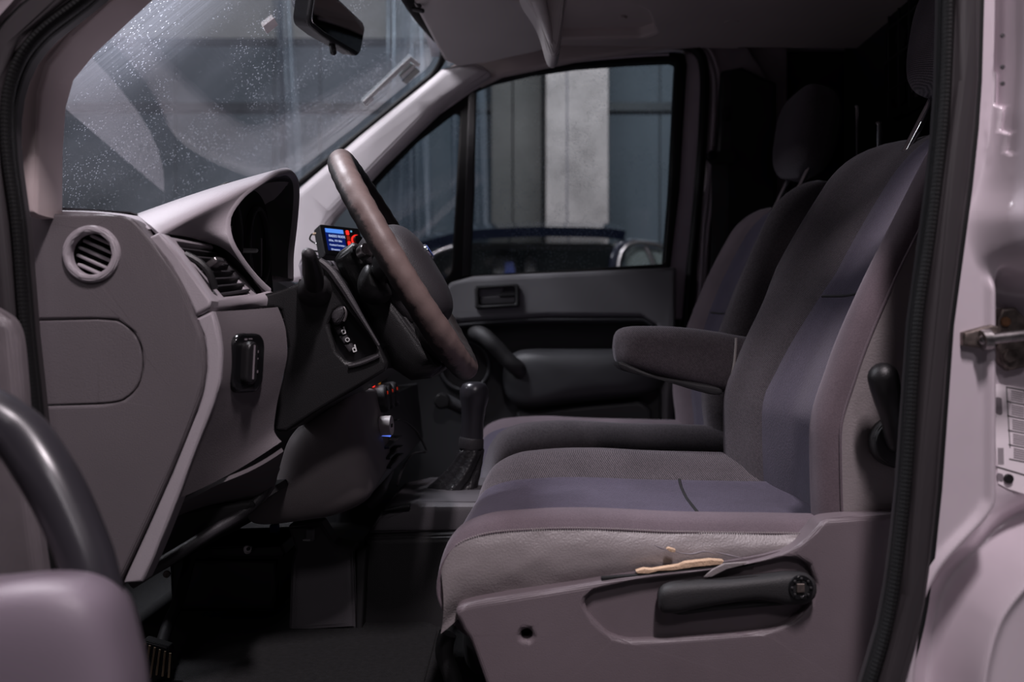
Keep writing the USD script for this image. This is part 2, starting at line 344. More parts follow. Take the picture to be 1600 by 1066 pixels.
M['hinge'] = mat('hinge_post_grey', (0.15, 0.13, 0.14), 0.5, var=(10, 0.15))
M['tunnel'] = mat('tunnel_cover_grey', (0.085, 0.078, 0.086), 0.55, bump=(700, 0.0004))
M['leather'] = mat('boot_leather', (0.02, 0.019, 0.021), 0.33, bump=(160, 0.0012))
M['glass_front'] = glass('windscreen_glass', 1.65, (0.84, 0.90, 0.93), 0.02, flare_patch=((-.50, -.40, .93), .26, .20))  # a lamp flare is painted into the dusty glass
M['glass_side'] = glass('side_glass', 1.5, (0.80, 0.84, 0.86), 0.012, True, 5.0)
M['clear_film'] = usdkit.material(stage, '/World/Looks/clear_film', {'t': ('transparent_bsdf', dict(color=(0.80, 0.84, 0.88))), 'gl': ('glossy_bsdf', dict(color=(0.5, 0.53, 0.57), roughness=0.35)), 'd': ('diffuse_bsdf', dict(color=(0.25, 0.27, 0.30))), 'a': ('mix_closure', dict(fac=0.12)), 'b': ('mix_closure', dict(fac=0.10))},
    [('t.BSDF', 'a.closure1'), ('d.BSDF', 'a.closure2'), ('a.closure', 'b.closure1'), ('gl.BSDF', 'b.closure2')], surface='b.closure')
M['wall'] = mat('garage_wall', (0.115, 0.135, 0.158), 0.7, var=(0.8, 0.10))
M['wall_top'] = mat('garage_wall_top', (0.42, 0.385, 0.35), 0.8, var=(0.7, 0.10))
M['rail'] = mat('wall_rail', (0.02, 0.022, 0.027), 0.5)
M['concrete'] = mat('concrete', (0.50, 0.42, 0.40), 0.9, var=(3.5, 0.28))
M['board'] = mat('brown_board', (0.15, 0.135, 0.125), 0.8, var=(2, 0.2))
M['ground'] = mat('garage_floor', (0.12, 0.12, 0.125), 0.5, var=(1, 0.2))
M['car_blue'] = mat('car_blue', (0.008, 0.012, 0.03), 0.25, metal=0.3, coat_weight=1.0)
M['car_glass'] = mat('car_glass', (0.22, 0.265, 0.25), 0.08, spec=0.8)
M['car_seat'] = mat('car_seat', (0.32, 0.32, 0.31), 0.7)
M['screen'] = emit('screen_blue', (0.01, 0.03, 0.30), 0.35)
M['screen_bar'] = emit('screen_light_blue', (0.10, 0.30, 0.95), 0.9)
M['screen_text'] = emit('screen_text', (0.55, 0.65, 1.0), 0.9)
M['red_light'] = emit('red_light', (1.0, 0.03, 0.02), 1.1)
M['red_dim'] = emit('red_dim', (0.9, 0.05, 0.02), 0.25)
M['orange_dim'] = emit('orange_dim', (0.9, 0.3, 0.03), 0.18)
M['blue_led'] = emit('blue_led', (0.12, 0.22, 1.0), 0.9)
M['cyan_led'] = emit('cyan_led', (0.2, 0.6, 0.9), 0.7)
M['lamp'] = emit('lamp', (0.95, 0.97, 1.0), 12)
M['blue_plastic'] = mat('blue_plastic', (0.02, 0.06, 0.35), 0.4)
M['brass'] = mat('worn_brass', (0.30, 0.22, 0.14), 0.5, metal=0.5)
def worn_rim():
    """The wheel rim's leather: brown where the skin has worn through on the outside of the rim, black elsewhere, its border ragged."""
    nodes = {'a': ('attribute', dict(attribute='wear')), 'g': ('geometry', {}), 'n': ('noise_texture', dict(scale=70.0, detail=5.0, roughness=0.7)),
             's': ('math', dict(math_type='subtract', value2=0.5)), 'k': ('math', dict(math_type='multiply', value2=0.75)), 'ad': ('math', dict(math_type='add')),
             'r': ('rgb_ramp', dict(ramp=[(0.42, (0.022, 0.018, 0.018)), (0.56, (0.135, 0.094, 0.088)), (1.0, (0.19, 0.136, 0.126))])),
             'b': ('bump', dict(strength=0.6, distance=0.0008)), 'p': ('principled_bsdf', dict(roughness=0.48))}
    links = [('g.position', 'n.vector'), ('n.fac', 's.value1'), ('s.value', 'k.value1'), ('a.fac', 'ad.value1'), ('k.value', 'ad.value2'), ('ad.value', 'r.fac'), ('r.color', 'p.base_color'), ('n.fac', 'b.height'), ('b.normal', 'p.normal')]
    return usdkit.material(stage, '/World/Looks/worn_rim', nodes, links, surface='p.BSDF')
M['rim'] = worn_rim()

# ================================================================== the garage around the van
GZ = -0.46
def box(x0, x1, y0, y1, z0, z1): return rbox(((x0 + x1) / 2, (y0 + y1) / 2, (z0 + z1) / 2), (x1 - x0, y1 - y0, z1 - z0), 0.004)
YW = 6.25                                                                    # the garage's far wall
solo('floor_garage', box(-9, 9, -7, YW + .1, GZ - 0.1, GZ), M['ground'], kind='structure')
wall = thing('wall_far', kind='structure', loc=(0, YW, GZ))
zb = A(0, 61, YW)[2]; zr0, zr1 = A(0, 176, YW)[2], A(0, 162, YW)[2]
xs = [-9] + [A(px, 0, YW)[0] for px in (102, 274, 428, 500, 762, 846, 1031)] + [6.0, 9]
for a, b in zip(xs[:-1], xs[1:]):
    part('wall_panel', box(a + .006, b - .006, YW, YW + .05, GZ, zb), M['wall'], wall)
part('joint_backing', box(-9, 9, YW + .03, YW + .06, GZ, zb), M['rail'], wall)
part('upper_wall', box(-9, 9, YW - .02, YW + .06, zb, 4.4), M['wall_top'], wall)
part('dark_ledge_rail', box(-9, 9, YW - .03, YW + .01, zb - .06, zb), M['rail'], wall)  # dark strip along the foot of the upper wall
part('wall_rail', box(-9, 9, YW - .05, YW, zr0, zr1), M['rail'], wall)
zk = A(0, 381, YW)[2]
part('skirting_rail', box(-9, 9, YW - .05, YW, zk - .12, zk), M['rail'], wall)
solo('ceiling_garage', box(-9, 9, -7, YW, 4.3, 4.4), M['wall_top'], kind='structure')
solo('wall_near', box(-9, 9, -7.1, -7, GZ, 4.3), M['wall'], kind='structure')
col = thing('concrete_column', 'pale stained concrete column standing behind the dark blue car', 'column', (A(902, 0, 5.6)[0], 5.6, GZ))
cx0, cx1 = A(853, 0, 5.6)[0], A(951, 0, 5.6)[0]
part('shaft', rbox(((cx0 + cx1) / 2, 5.8, 1.9), (cx1 - cx0, .4, 2 * (1.9 - GZ)), .012), M['concrete'], col)
xg = A(886, 0, 5.6)[0]
part('joint_strip', box(xg - .006, xg + .006, 5.594, 5.6, GZ, 3.2), M['ink_grey'], col)
for i, (a, b, m) in enumerate(((768, 800, 'board'), (802, 846, 'board'))):
    x0, x1 = A(a, 0, 5.9)[0], A(b, 0, 5.9)[0]
    solo('wall_board', box(x0, x1, 5.9, 5.94, GZ, 4.0), M[m], ('narrow' if i == 0 else 'wide') + ' brown board leaning upright on the garage wall beside the column', 'board')
def curtain(name, pts, Y, label, amp=.05, n=90):
    """A sheet of clear plastic hung from the ceiling: outline given by its left and right edge at the top and the foot."""
    (xt0, xt1, zt), (xb0, xb1, zb_) = pts
    u = np.linspace(0, 1, n); w = np.linspace(0, 1, 30)[:, None]
    X = (xt0 + (xt1 - xt0) * u) * (1 - w) + (xb0 + (xb1 - xb0) * u) * w + .05 * np.sin(5 * u + 3 * w)
    Z = zt + (zb_ - zt) * w + 0 * u
    P = np.stack([X + 0 * Z, Y + amp * np.sin(u * 19 + 1.7 * np.sin(2.4 * w)) * (0.5 + 0.5 * w) + .02 * np.sin(u * 47 + 6 * w), Z], -1)
    solo(name, thick_sheet(P, .003), M['clear_film'], label, 'plastic sheet', 'hanging plastic sheets', smooth=60)
def at(px, Y): return A(px, 533, Y)[0]
curtain('plastic_sheet', ((at(405, 4.6), at(455, 4.6), 3.6), (at(452, 4.6), at(482, 4.6), GZ + .1)), 4.6, 'folded clear plastic sheet hanging beyond the windscreen', .06, 50)
curtain('plastic_sheet', ((at(600, 5.25), at(668, 5.25), 3.4), (at(590, 5.25), at(676, 5.25), GZ + .1)), 5.25, 'clear plastic sheet hanging beyond the small front quarter window', .06, 60)
curtain('plastic_sheet', ((at(690, 5.1), at(760, 5.1), 3.4), (at(700, 5.1), at(765, 5.1), GZ + .1)), 5.1, 'clear plastic sheet hanging behind the black window divider bar', .05, 60)
lampx = thing('unseen_ceiling_lamp', 'fluorescent tube lamp fixture out of view on the garage ceiling over the far aisle', 'lamp', (-2.6, 2.4, 3.4))  # unseen fixture, its tubes shine towards the windscreen
part('housing', rbox((-2.6, 2.4, 3.4), (1.5, .16, .08), .01), M['white'], lampx)
for dy in (-.04, .04): part('tube', tube([(-3.3, 2.4 + dy, 3.34), (-1.9, 2.4 + dy, 3.34)], .014), M['lamp'], lampx)
for x in (-3.1, -2.1): part('hanger', tube([(x, 2.4, 3.44), (x, 2.4, 4.3)], .006), M['steel'], lampx)

# the dark blue car parked on the far side
YC = 3.1
car = thing('parked_car', 'dark blue car with pale seats, seen through the passenger window', 'car', (at(830, YC), YC + .9, GZ))
def pz(px, py, Y=YC): return A(px, py, Y)
roof = [pz(600, 420), pz(690, 385), pz(740, 375), pz(850, 370), pz(945, 372), pz(975, 376)]
rings = []
for p in spline(roof, 24):
    k = np.linspace(0, 1, 9)
    rings.append(np.stack([np.full(9, p[0]), p[1] + k * 1.7, p[2] + .10 * np.sin(math.pi * k) ** .7], 1))
part('roof_panel', thick_sheet(np.array(rings), -.05), M['car_blue'], car)
def cslab(pts, Y, t, r, key, name, **k): return part(name, slab(pts, Y, t, r, **k), M[key], car)
cslab([(560, 470), (640, 432), (960, 420), (1100, 424), (1118, 640), (1110, 700), (560, 700), (548, 600)], YC - .02, 1.75, .05, 'car_blue', 'body')
cslab([(640, 440), (668, 396), (730, 384), (958, 384), (952, 440)], YC + .55, .02, .004, 'car_glass', 'windscreen')
cslab([(640, 436), (672, 392), (735, 380), (960, 380), (958, 390), (738, 389), (680, 400), (650, 438)], YC + .48, .06, .012, 'car_seat', 'windscreen_header')
cslab([(948, 430), (955, 392), (966, 376), (990, 372), (1032, 378), (1030, 386), (992, 380), (978, 392), (970, 430)], YC, .10, .015, 'car_blue', 'pillar')
part('window_trim', sweep(spline([pz(966, 428, YC - .03), pz(971, 396, YC - .03), pz(984, 382, YC - .03), pz(1000, 379, YC - .03), pz(1034, 386, YC - .03)], 40), circle(.010, 8)), M['steel'], car)
cslab([(974, 430), (978, 398), (990, 386), (1040, 392), (1040, 428)], YC + .02, .02, .003, 'car_glass', 'side_window')
part('belt_bar', tube([pz(1008, 384, YC + .0), pz(1022, 414, YC + .0)], .012), M['steel'], car)
for a, b, c in ((768, 806, 398), (818, 838, 398)):
    cslab([(a, 440), (a + 2, c + 6), (a + 8, c), (b - 8, c), (b, c + 8), (b + 2, 440)], YC + .40, .1, .03, 'car_seat', 'headrest')
cslab([(788, 428), (790, 409), (802, 409), (805, 428)], YC + .30, .004, .001, 'blue_plastic', 'tag')
for px_ in (630, 1040):
    w0 = np.array([pz(px_, 0)[0], YC - .04, GZ + .31])
    wh = part('wheel', disc(w0 + np.array([0, .2, 0]), .31, .2, bevel=.05, n=40), M['rubber'], car)
    part('wheel_cover', disc(w0, .20, .012, bevel=.008, n=32), M['steel'], wh)
part('wing_edge', tube([pz(660, 412), pz(688, 392), pz(718, 384)], .012), M['steel'], car)

# ================================================================== the van's shell
solo('floor', box(-.95, 1.25, -.72, .74, -.06, 0.0), M['carpet'], kind='structure')
# headliner: two layers, the lower one cut out over the passenger side
lower = sg.box(-.55, -.64, 1.02, .70)
def on_ceiling(px, py, z=1.2):
    d = (z - CZ) * F / (533 - py); return ((px - 800) * d / F, d + CY)
hole = rnd(sg.Polygon([on_ceiling(860, 62), on_ceiling(1000, 60), on_ceiling(1024, 52), on_ceiling(1012, 20), on_ceiling(985, 4), on_ceiling(850, 2)]), .02)
base = sg.Polygon([(-.19, -.62), (-.26, 0), (-.19, .62), (1.0, .66), (1.0, -.66)])
def ceil_mesh(poly, z, t, r): return place(plate_uv(poly, t, r), (0, 0, z + t), (1, 0, 0), (0, -1, 0), (0, 0, -1))
flip = lambda p: affinity.scale(p, 1, -1, origin=(0, 0))
ceiling = thing('ceiling', kind='structure', loc=(0, 0, 1.2))
part('headliner', ceil_mesh(flip(base.difference(hole)), 1.20, .03, .012), M['headliner'], ceiling)
part('recess_panel', ceil_mesh(flip(base.buffer(-.02)), 1.226, .01, 0), M['headliner'], ceiling)
for px, py in ((973, 26),):
    x, y = on_ceiling(px, py, 1.226); part('clip', disc((x, y, 1.226), .010, .006, (0, 0, -1), .002), M['headliner'], ceiling)
x, y = on_ceiling(1143, 35, 1.2); part('round_cap', disc((x, y, 1.201), .017, .003, (0, 0, -1), .001), M['headliner'], ceiling)
solo('wall_front', join([box(-.98, -.94, -.70, .70, -.1, .56), box(-1.9, -.80, -.70, .70, .50, .53)]), M['panel_black'], kind='structure')
solo('roof_panel', box(-.22, 2.6, -.82, .87, 1.245, 1.29), M['paint'], kind='structure')

# cargo bulkhead behind the seats, with a meshed window
XB = .86
bulk = thing('wall_back', kind='structure', loc=(XB, 0, 0))
wy0, wy1, wz0, wz1 = -.02, .42, .98, 1.19
pl = sg.box(-.72, 0, .74, 1.25).difference(rnd(sg.box(wy0, wz0, wy1, wz1), .05))
part('bulkhead_panel', place(plate_uv(pl, .03, .006), (XB + .03, 0, 0), (0, 1, 0), (0, 0, 1), (-1, 0, 0)), M['panel_black'], bulk)
part('window_pane', place(plate_uv(rnd(sg.box(wy0 - .01, wz0 - .01, wy1 + .01, wz1 + .01), .05), .004, 0), (XB + .02, 0, 0), (0, 1, 0), (0, 0, 1), (-1, 0, 0)), M['glass_side'], bulk)
part('window_seal', place(plate_uv(rnd(sg.box(wy0 - .02, wz0 - .02, wy1 + .02, wz1 + .02), .06).difference(rnd(sg.box(wy0 + .005, wz0 + .005, wy1 - .005, wz1 - .005), .045)), .014, .005), (XB + .004, 0, 0), (0, 1, 0), (0, 0, 1), (-1, 0, 0)), M['rubber'], bulk)
for k, y in enumerate(np.arange(wy0 + .045, wy1, .055)): part('guard_wire', tube([(XB - .012, y, wz0 - .01), (XB - .012, y, wz1 + .01)], .0028, 8), M['black_soft'], bulk)
for z in (wz0 + .05, wz0 + .12, wz0 + .19): part('guard_wire', tube([(XB - .014, wy0 - .01, z), (XB - .014, wy1 + .01, z)], .0028, 8), M['black_soft'], bulk)
for y, z in ((.12, .55), (.50, .55)):
    part('pressed_rib', rbox((XB - .004, y, z), (.024, .05, .7), .011), M['panel_black'], bulk)
for px, t0, t1, Y in ((1338, 168, 300, .36), (1373, 196, 300, .30)):
    part('bulkhead_bar', capsule([A(px, t0, Y), A(px, t1, Y)], .0055 if px < 1350 else .009), M['chrome'], bulk)
solo('wall_cargo', join([box(.9, 2.55, -.72, -.70, -.06, 1.24), box(.56, 2.55, .82, .84, -.06, 1.252), box(.9, 2.55, -.70, .80, -.1, -.065)]), M['panel_black'], kind='structure')
solo('door_cargo', join([box(2.6, 2.64, -.80, -.42, -.1, 1.26), box(2.6, 2.64, .42, .78, -.1, 1.26), box(2.6, 2.64, -.42, .42, -.1, .7), box(2.6, 2.64, -.42, .42, 1.12, 1.26)]), M['panel_black'], kind='structure')

# windscreen: a bowed sheet between the two front pillars
def wind(z, y): return -.536 + (z - .859) / .81 - .10 * (1 - (y / .66) ** 2)
ws = thing('window_1', kind='structure', loc=(-.5, 0, .9))
zz, yy = np.meshgrid(np.linspace(.60, 1.185, 20), np.linspace(-.665, .665, 40), indexing='ij')
part('windscreen', sheet(np.stack([wind(zz, yy), yy, zz], -1)), M['glass_front'], ws, smooth=True)
zt = np.linspace(.62, 1.15, 22)
edge = [np.array([wind(z, .645) + .004, .645, z]) for z in np.linspace(.70, 1.13, 20)] + [np.array([wind(1.165, .61) + .004, .61, 1.168])] + [np.array([wind(1.185, y) + .004, y, 1.185]) for y in np.linspace(.55, -.6, 20)]
part('black_border', sweep(spline(edge, 120), circle(.017, 10, .007)), M['rubber'], ws)
# registration holder and toll tag stuck on the glass
def on_glass(px, py):
    o = np.array([0, CY, CZ]); v = A(px, py, 0) - o; lo, hi = .9, 1.5
    g = lambda s: (lambda p: p[0] - wind(p[2], p[1]))(o + v * s)
    for _ in range(50):
        mid = (lo + hi) / 2
        lo, hi = (mid, hi) if g(lo) * g(mid) > 0 else (lo, mid)
    return o + v * lo
def glass_patch(pts, off, mtl, parent, name):
    q = [on_glass(*p) for p in pts]; nrm = np.cross(q[1] - q[0], q[2] - q[0]); nrm /= np.linalg.norm(nrm); nrm *= np.sign(nrm @ np.array([.63, 0, -.775]))
    c = np.mean(q, 0); x = q[1] - q[0]; x /= np.linalg.norm(x); y = np.cross(nrm, x)
    poly = sg.Polygon([((p - c) @ x, (p - c) @ y) for p in q]).buffer(0)
    part(name, place(plate_uv(poly, .0015, 0), c + nrm * off, x, y, nrm), mtl, parent)
tag = thing('toll_tag', 'small white ribbed tag stuck high on the windscreen', 'tag', on_glass(420, 37))
glass_patch([(409, 38), (426, 25), (432, 36), (415, 50)], .003, M['white'], tag, 'pad')
hold = thing('permit_holder', 'clear permit holder with white edges stuck low by the far windscreen pillar', 'holder', on_glass(620, 120))
glass_patch([(565, 157), (568, 162), (640, 95), (637, 89)], .003, M['icon'], hold, 'edge_strip')
glass_patch([(636, 91), (640, 86), (655, 98), (651, 103)], .004, M['icon'], hold, 'edge_strip')
glass_patch([(624, 117), (627, 121), (648, 101), (645, 98)], .004, M['icon'], hold, 'edge_strip')
glass_patch([(567, 160), (570, 164), (582, 153), (580, 149)], .0042, M['icon'], hold, 'edge_strip')
glass_patch([(626, 124), (633, 129), (654, 109), (647, 102)], .005, M['black'], hold, 'backing')
glass_patch([(622, 116), (626, 120), (645, 99), (636, 96)], .002, M['car_glass'], hold, 'window')

# near body side: a painted sheet with the door opening cut in it, rubber seal round the opening
YS = -.79
ap = [(131, 0), (72, 45), (36, 86), (17, 131), (10, 180), (13, 250), (25, 334), (37, 480), (52, 630), (66, 760), (78, 890), (92, 1000), (112, 1090), (170, 1165), (400, 1200), (1000, 1205),
      (1250, 1190), (1330, 1140), (1362, 1060), (1385, 980), (1405, 850), (1419, 700), (1433, 500), (1450, 380), (1466, 250), (1475, 150), (1480, 0), (1480, -150), (1470, -400), (1400, -570), (1200, -625), (800, -640), (450, -450), (210, -90)]
apx = spline(ap, 700, True)
ap3 = np.array([A(x, y, YS) for x, y in apx])
body = thing('van_body', 'silver van body with rubber edged door opening and painted rear pillar', 'van body', (0, YS, 0))
n_rib = len(ap3)
fine = spline(np.vstack([ap3, ap3[:1]]), 2600)[:-1]
rib = 1 + .045 * np.sin(np.arange(len(fine)) * 2 * math.pi / 3)
part('door_seal', sweep(fine, circle(.0052, 10, .008), True, up=(0, 1, 0), scale=rib), M['rubber'], body, 'ribbed black rubber seal')
ring_in = sg.Polygon(ap3[:, [0, 2]])
def ring_plate(a, b, y, t, r): return place(plate_uv(ring_in.buffer(b).difference(ring_in.buffer(a)).simplify(.0006), t, r), (0, y + t, 0), (1, 0, 0), (0, 0, 1), (0, -1, 0))
part('seal_lip', ring_plate(.007, .034, YS - .006, .05, .010), M['rubber_grey'], body)
part('seal_groove', ring_plate(.03, .042, YS + .01, .02, .0), M['rubber'], body)
inner_ring = ring_plate(-.002, .02, YS + .010, .006, .002)
part('seal_carrier', inner_ring, M['rubber'], body)
xr = A(1700, 0, -.80)[0]
outer = sg.box(-1.7, -.42, 2.6, 1.27).difference(ring_in.buffer(.041)).difference(sg.box(.30, -.30, xr, 1.18)).difference(sg.Polygon([(-1.7, 1.3), (-1.7, .62), (-.72, .68), (-.30, 1.0), (0, 1.3)]))
part('side_panel', place(plate_uv(outer if not hasattr(outer, 'geoms') else max(outer.geoms, key=lambda g: g.area), .06, .02), (0, YS + .06, 0), (1, 0, 0), (0, 0, 1), (0, -1, 0)), M['paint_dirty'], body)
for g in (getattr(outer, 'geoms', [])):
    if g.area > .01 and g is not max(outer.geoms, key=lambda q: q.area):
        part('side_panel', place(plate_uv(g, .06, .02), (0, YS + .06, 0), (1, 0, 0), (0, 0, 1), (0, -1, 0)), M['paint_dirty'], body)
# rear door pillar: pressed steel, modelled as a relief towards the open side
gyr = np.arange(-330, 1290, 5.0)
rx_ = ap3[ap3[:, 0] > .3]; rpy = 533 - (rx_[:, 2] - CZ) / S(YS); rpx = 800 + rx_[:, 0] / S(YS); o_ = np.argsort(rpy)
xl = np.interp(gyr, rpy[o_], rpx[o_]) + 36
gx = xl[:, None] + (1725 - xl)[:, None] * np.linspace(0, 1, 80)[None]; gy = gyr[:, None] + 0 * gx
def side(poly, x, y, soft=90):                        # signed distance in pixels, positive to the right of the downward polyline
    q = np.array(poly, float) if len(poly) < 6 or soft is None else spline(poly, soft); best = np.full(x.shape, 1e9); sgn = np.ones(x.shape)
    for a, b in zip(q[:-1], q[1:]):
        d = b - a; t = np.clip(((x - a[0]) * d[0] + (y - a[1]) * d[1]) / (d @ d), 0, 1)
        dist = np.hypot(x - a[0] - t * d[0], y - a[1] - t * d[1]); s = np.sign((x - a[0]) * d[1] - (y - a[1]) * d[0])
        m = dist < best - 1e-9; best = np.where(m, dist, best); sgn = np.where(m, s, sgn)
    return best * sgn
h = np.zeros(gx.shape)
scoop = side([(1560, -400), (1558, 60), (1552, 190), (1535, 290), (1518, 350), (1526, 396), (1552, 430), (1600, 452), (1760, 462)], gx, gy)
wd = 14 + 60 * sstep(gy, 180, 380)
h += .065 * sstep(scoop / wd, -.15, 1)
label_edge = side([(1556, 300), (1556, 780), (1548, 800), (1462, 902), (1440, 960), (1420, 1300)], gx, gy)
h -= .030 * sstep(label_edge, -4, 18) * (1 - sstep(scoop, 0, 20))
h += .007 * np.exp(-((label_edge + 9) / 8.0) ** 2) * (1 - sstep(scoop, -25, 5))
h -= .045 * sstep(label_edge, 0, 110) * sstep(gy, 770, 850)
low = side([(1760, 780), (1640, 850), (1590, 892), (1535, 968), (1512, 1066), (1500, 1300)][::-1], gx, gy)
low = -low if low[-1, -1] < 0 else low
h += .085 * sstep(low, -30, 14) * sstep(gy, 700, 780)
h += .006 * np.exp(-((low - 12) / 10.0) ** 2) * sstep(gy, 720, 800)
h -= .016 * np.exp(-((gx - 1578 - .012 * gy) / 7.0) ** 2) * sstep(-gy, -330, -180) * .55
YB = -.778
fl = np.array([ap3[:, 0].max()])
X = (gx - 800) * (YB - CY) / F; Z = CZ - (gy - 533) * (YB - CY) / F
P = np.stack([X, YB - h, Z], -1)
part('rear_pillar', thick_sheet(P, 0, (0, .005, 0)), M['paint'], body, 'silver painted pillar pressing', smooth=True)
def pillar_y(px, py): return YB - float(h[np.abs(gy[:, 0] - py).argmin(), np.abs(gx[np.abs(gy[:, 0] - py).argmin()] - px).argmin()])
# latch striker on the pillar
def on_pillar(px, py, off=0): y = pillar_y(px, py) - off; return A(px, py, y)
yl = pillar_y(1590, 530)
st = part('striker_plate', slab([(1559, 500), (1566, 482), (1588, 480), (1606, 500), (1622, 552), (1604, 574), (1578, 580), (1566, 568), (1560, 545)], yl - .012, .014, .003, 3), M['steel_dark'], body, 'rusty striker plate')
part('striker_bolt', disc(A(1570, 503, yl - .012), .005, .004, bevel=.0015), M['rust'], st); part('striker_bolt', disc(A(1577, 556, yl - .012), .007, .004, bevel=.0015), M['steel_dark'], st)
part('striker_arm', slab([(1507, 519), (1552, 507), (1562, 510), (1562, 540), (1548, 546), (1507, 540)], YB - .010, .016, .004, 2), M['steel_dark'], body, 'steel striker arm')
part('striker_pin', capsule([A(1538, 531, YB - .014), A(1600, 524, YB - .014)], .0056), M['steel'], body, 'bright worn striker pin')
part('striker_collar', tube([A(1534, 532, YB - .014), A(1547, 530, YB - .014)], .0105), M['steel'], body)
for py in (56, 105, 131): part('stone_chip', disc(on_pillar(1566, py, -.001), .0022, .0015, bevel=.0004, n=10), M['ink'], body)
# certification label: pale sheet with a printed table
ys = pillar_y(1585, 660) - .001
lab = part('body_label', slab([(1550, 603), (1562, 600), (1680, 622), (1690, 800), (1575, 764), (1560, 756)], ys, .001, 0), M['sticker'], body, 'pale printed data label')
def mark(pts, m='ink_grey', d=.0004): return slab(pts, ys - d, .0005, 0)
lines = []
for k in range(6):
    y = 602 + k * 22.5; lines.append(mark([(1572 + k * 1.0, y + 2), (1690, y + 24), (1690, y + 25.5), (1572 + k, y + 3.5)]))
lines.append(mark([(1572, 604), (1573.2, 604), (1579, 700), (1577.8, 700)])); lines.append(mark([(1600, 610), (1601, 610), (1606, 720), (1605, 720)]))
lines.append(mark([(1556, 728), (1690, 768), (1690, 770), (1556, 730)]))
part('table_line', join(lines), M['ink'], lab)
small = []
for k in range(5):
    for j in range(5):
        y = 608 + k * 22.5 + j * 3.4; small.append(mark([(1580 + k, y + 2), (1599 + k, y + 6), (1599 + k, y + 7.4), (1580 + k, y + 3.4)])); small.append(mark([(1607 + k, y + 7), (1655 + k, y + 16), (1655 + k, y + 17.4), (1607 + k, y + 8.4)]))
for j in range(6): small.append(mark([(1559 + j * 1.6, 700), (1560 + j * 1.6, 700), (1560.6 + j * 1.6, 726), (1559.6 + j * 1.6, 726)]))
part('fine_print', join(small), M['ink_grey'], lab, kind='stuff')
for q in ([(1555, 620), (1565, 622), (1566, 650), (1556, 646)], [(1557, 738), (1567, 741), (1568, 754), (1558, 750)]):
    part('printed_emblem', slab(rnd(px_poly(q, ys), .002), ys - .0004, .0005, 0), M['ink_grey'], lab)
part('dark_button', disc(A(1575, 748, ys), .005, .003, bevel=.001), M['black'], lab)
part('hinge_post', slab([(-700, 380)] + cat([(-40, 470), (-6, 486), (12, 500), (22, 525), (30, 600), (36, 680), (50, 800), (64, 900), (90, 1060)]) + [(90, 1130), (-700, 1130)], -.82, .02, .012, 0, 6), M['hinge'], body)

# near front pillar's inner trim
solo('trim_1', slab([(640, -430), (172, 0), (112, 56), (75, 101), (62, 146), (57, 220), (56, 334), (37, 336), (25, 300), (20, 180), (26, 131), (45, 86), (82, 45), (138, 0), (600, -470)], -.72, .06, .008, 0), M['pillar_trim'], kind='structure')
# far front pillar's inner trim, with its foot
solo('trim_2', slab([(737, 92), (755, 100), (770, 112), (700, 158), (600, 254), (524, 336), (514, 352), (520, 430), (450, 440), (452, 305), (470, 288), (560, 210), (660, 130), (690, 104)], .60, .045, .026, 5, 6), M['pillar_far'], kind='structure')
# far side rail over the passenger door, far rear pillar
solo('trim_3', slab([(700, 104), (735, 84), (900, 62), (1040, 40), (1157, 30), (1157, 72), (1095, 70), (1040, 74), (900, 94), (785, 118), (752, 134), (735, 126)], .655, .022, .01, 3), M['headliner'], kind='structure')
fp = thing('far_door_pillar', 'silver painted pillar behind the passenger door opening', 'pillar', (A(1110, 0, .70)[0], .74, 0))
part('pillar_panel', slab([(1088, 66), (1160, 60), (1200, 120), (1200, 900), (1058, 900), (1085, 500), (1098, 300), (1112, 130), (1100, 90)], .735, .04, .01, 3), M['paint_dirty'], fp)
part('pillar_backing', slab([(1070, 55), (1230, 55), (1230, 900), (1050, 900), (1056, 470)], .785, .03, .004), M['paint_dirty'], fp)
part('flange_edge', sweep(spline([A(x, y, .725) for x, y in ((1088, 70), (1105, 88), (1116, 135), (1110, 250), (1099, 360), (1092, 500), (1086, 640))], 60), circle(.006, 8)), M['paint'], fp)
part('flange_edge', sweep(spline([A(x, y, .73) for x, y in ((1090, 66), (1112, 84), (1124, 135), (1117, 260), (1104, 380), (1098, 470))], 60), circle(.005, 8)), M['paint'], fp)
part('pillar_trim_panel', slab([(1128, 110), (1160, 104), (1215, 130), (1215, 900), (1095, 900), (1108, 470), (1120, 240)], .70, .06, .012, 4), M['panel_black'], fp, 'black plastic pillar cover')
belt = thing('seat_belt', 'black seat belt with its anchor on the pillar behind the passenger door', 'seat belt', A(1115, 245, .68))
part('anchor', slab([(1103, 244), (1110, 234), (1150, 236), (1152, 252), (1114, 256)], .675, .02, .006, 3), M['black'], belt)
part('anchor_bolt', disc(A(1112, 244, .675), .012, .008, bevel=.003), M['black_gloss'], belt)
part('webbing', thick_sheet(np.array([[A(1112, y, .685), A(1138, y, .685)] for y in np.linspace(250, 560, 20)]), .0015), M['black_soft'], belt)
part('webbing', thick_sheet(np.array([[A(1130, y, .69), A(1142, y, .69)] for y in np.linspace(120, 238, 10)]), .0015), M['black_soft'], belt)
part('height_adjuster', slab([(1131, 166), (1142, 166), (1142, 188), (1131, 188)], .68, .02, .004, 2), M['black_gloss'], belt)

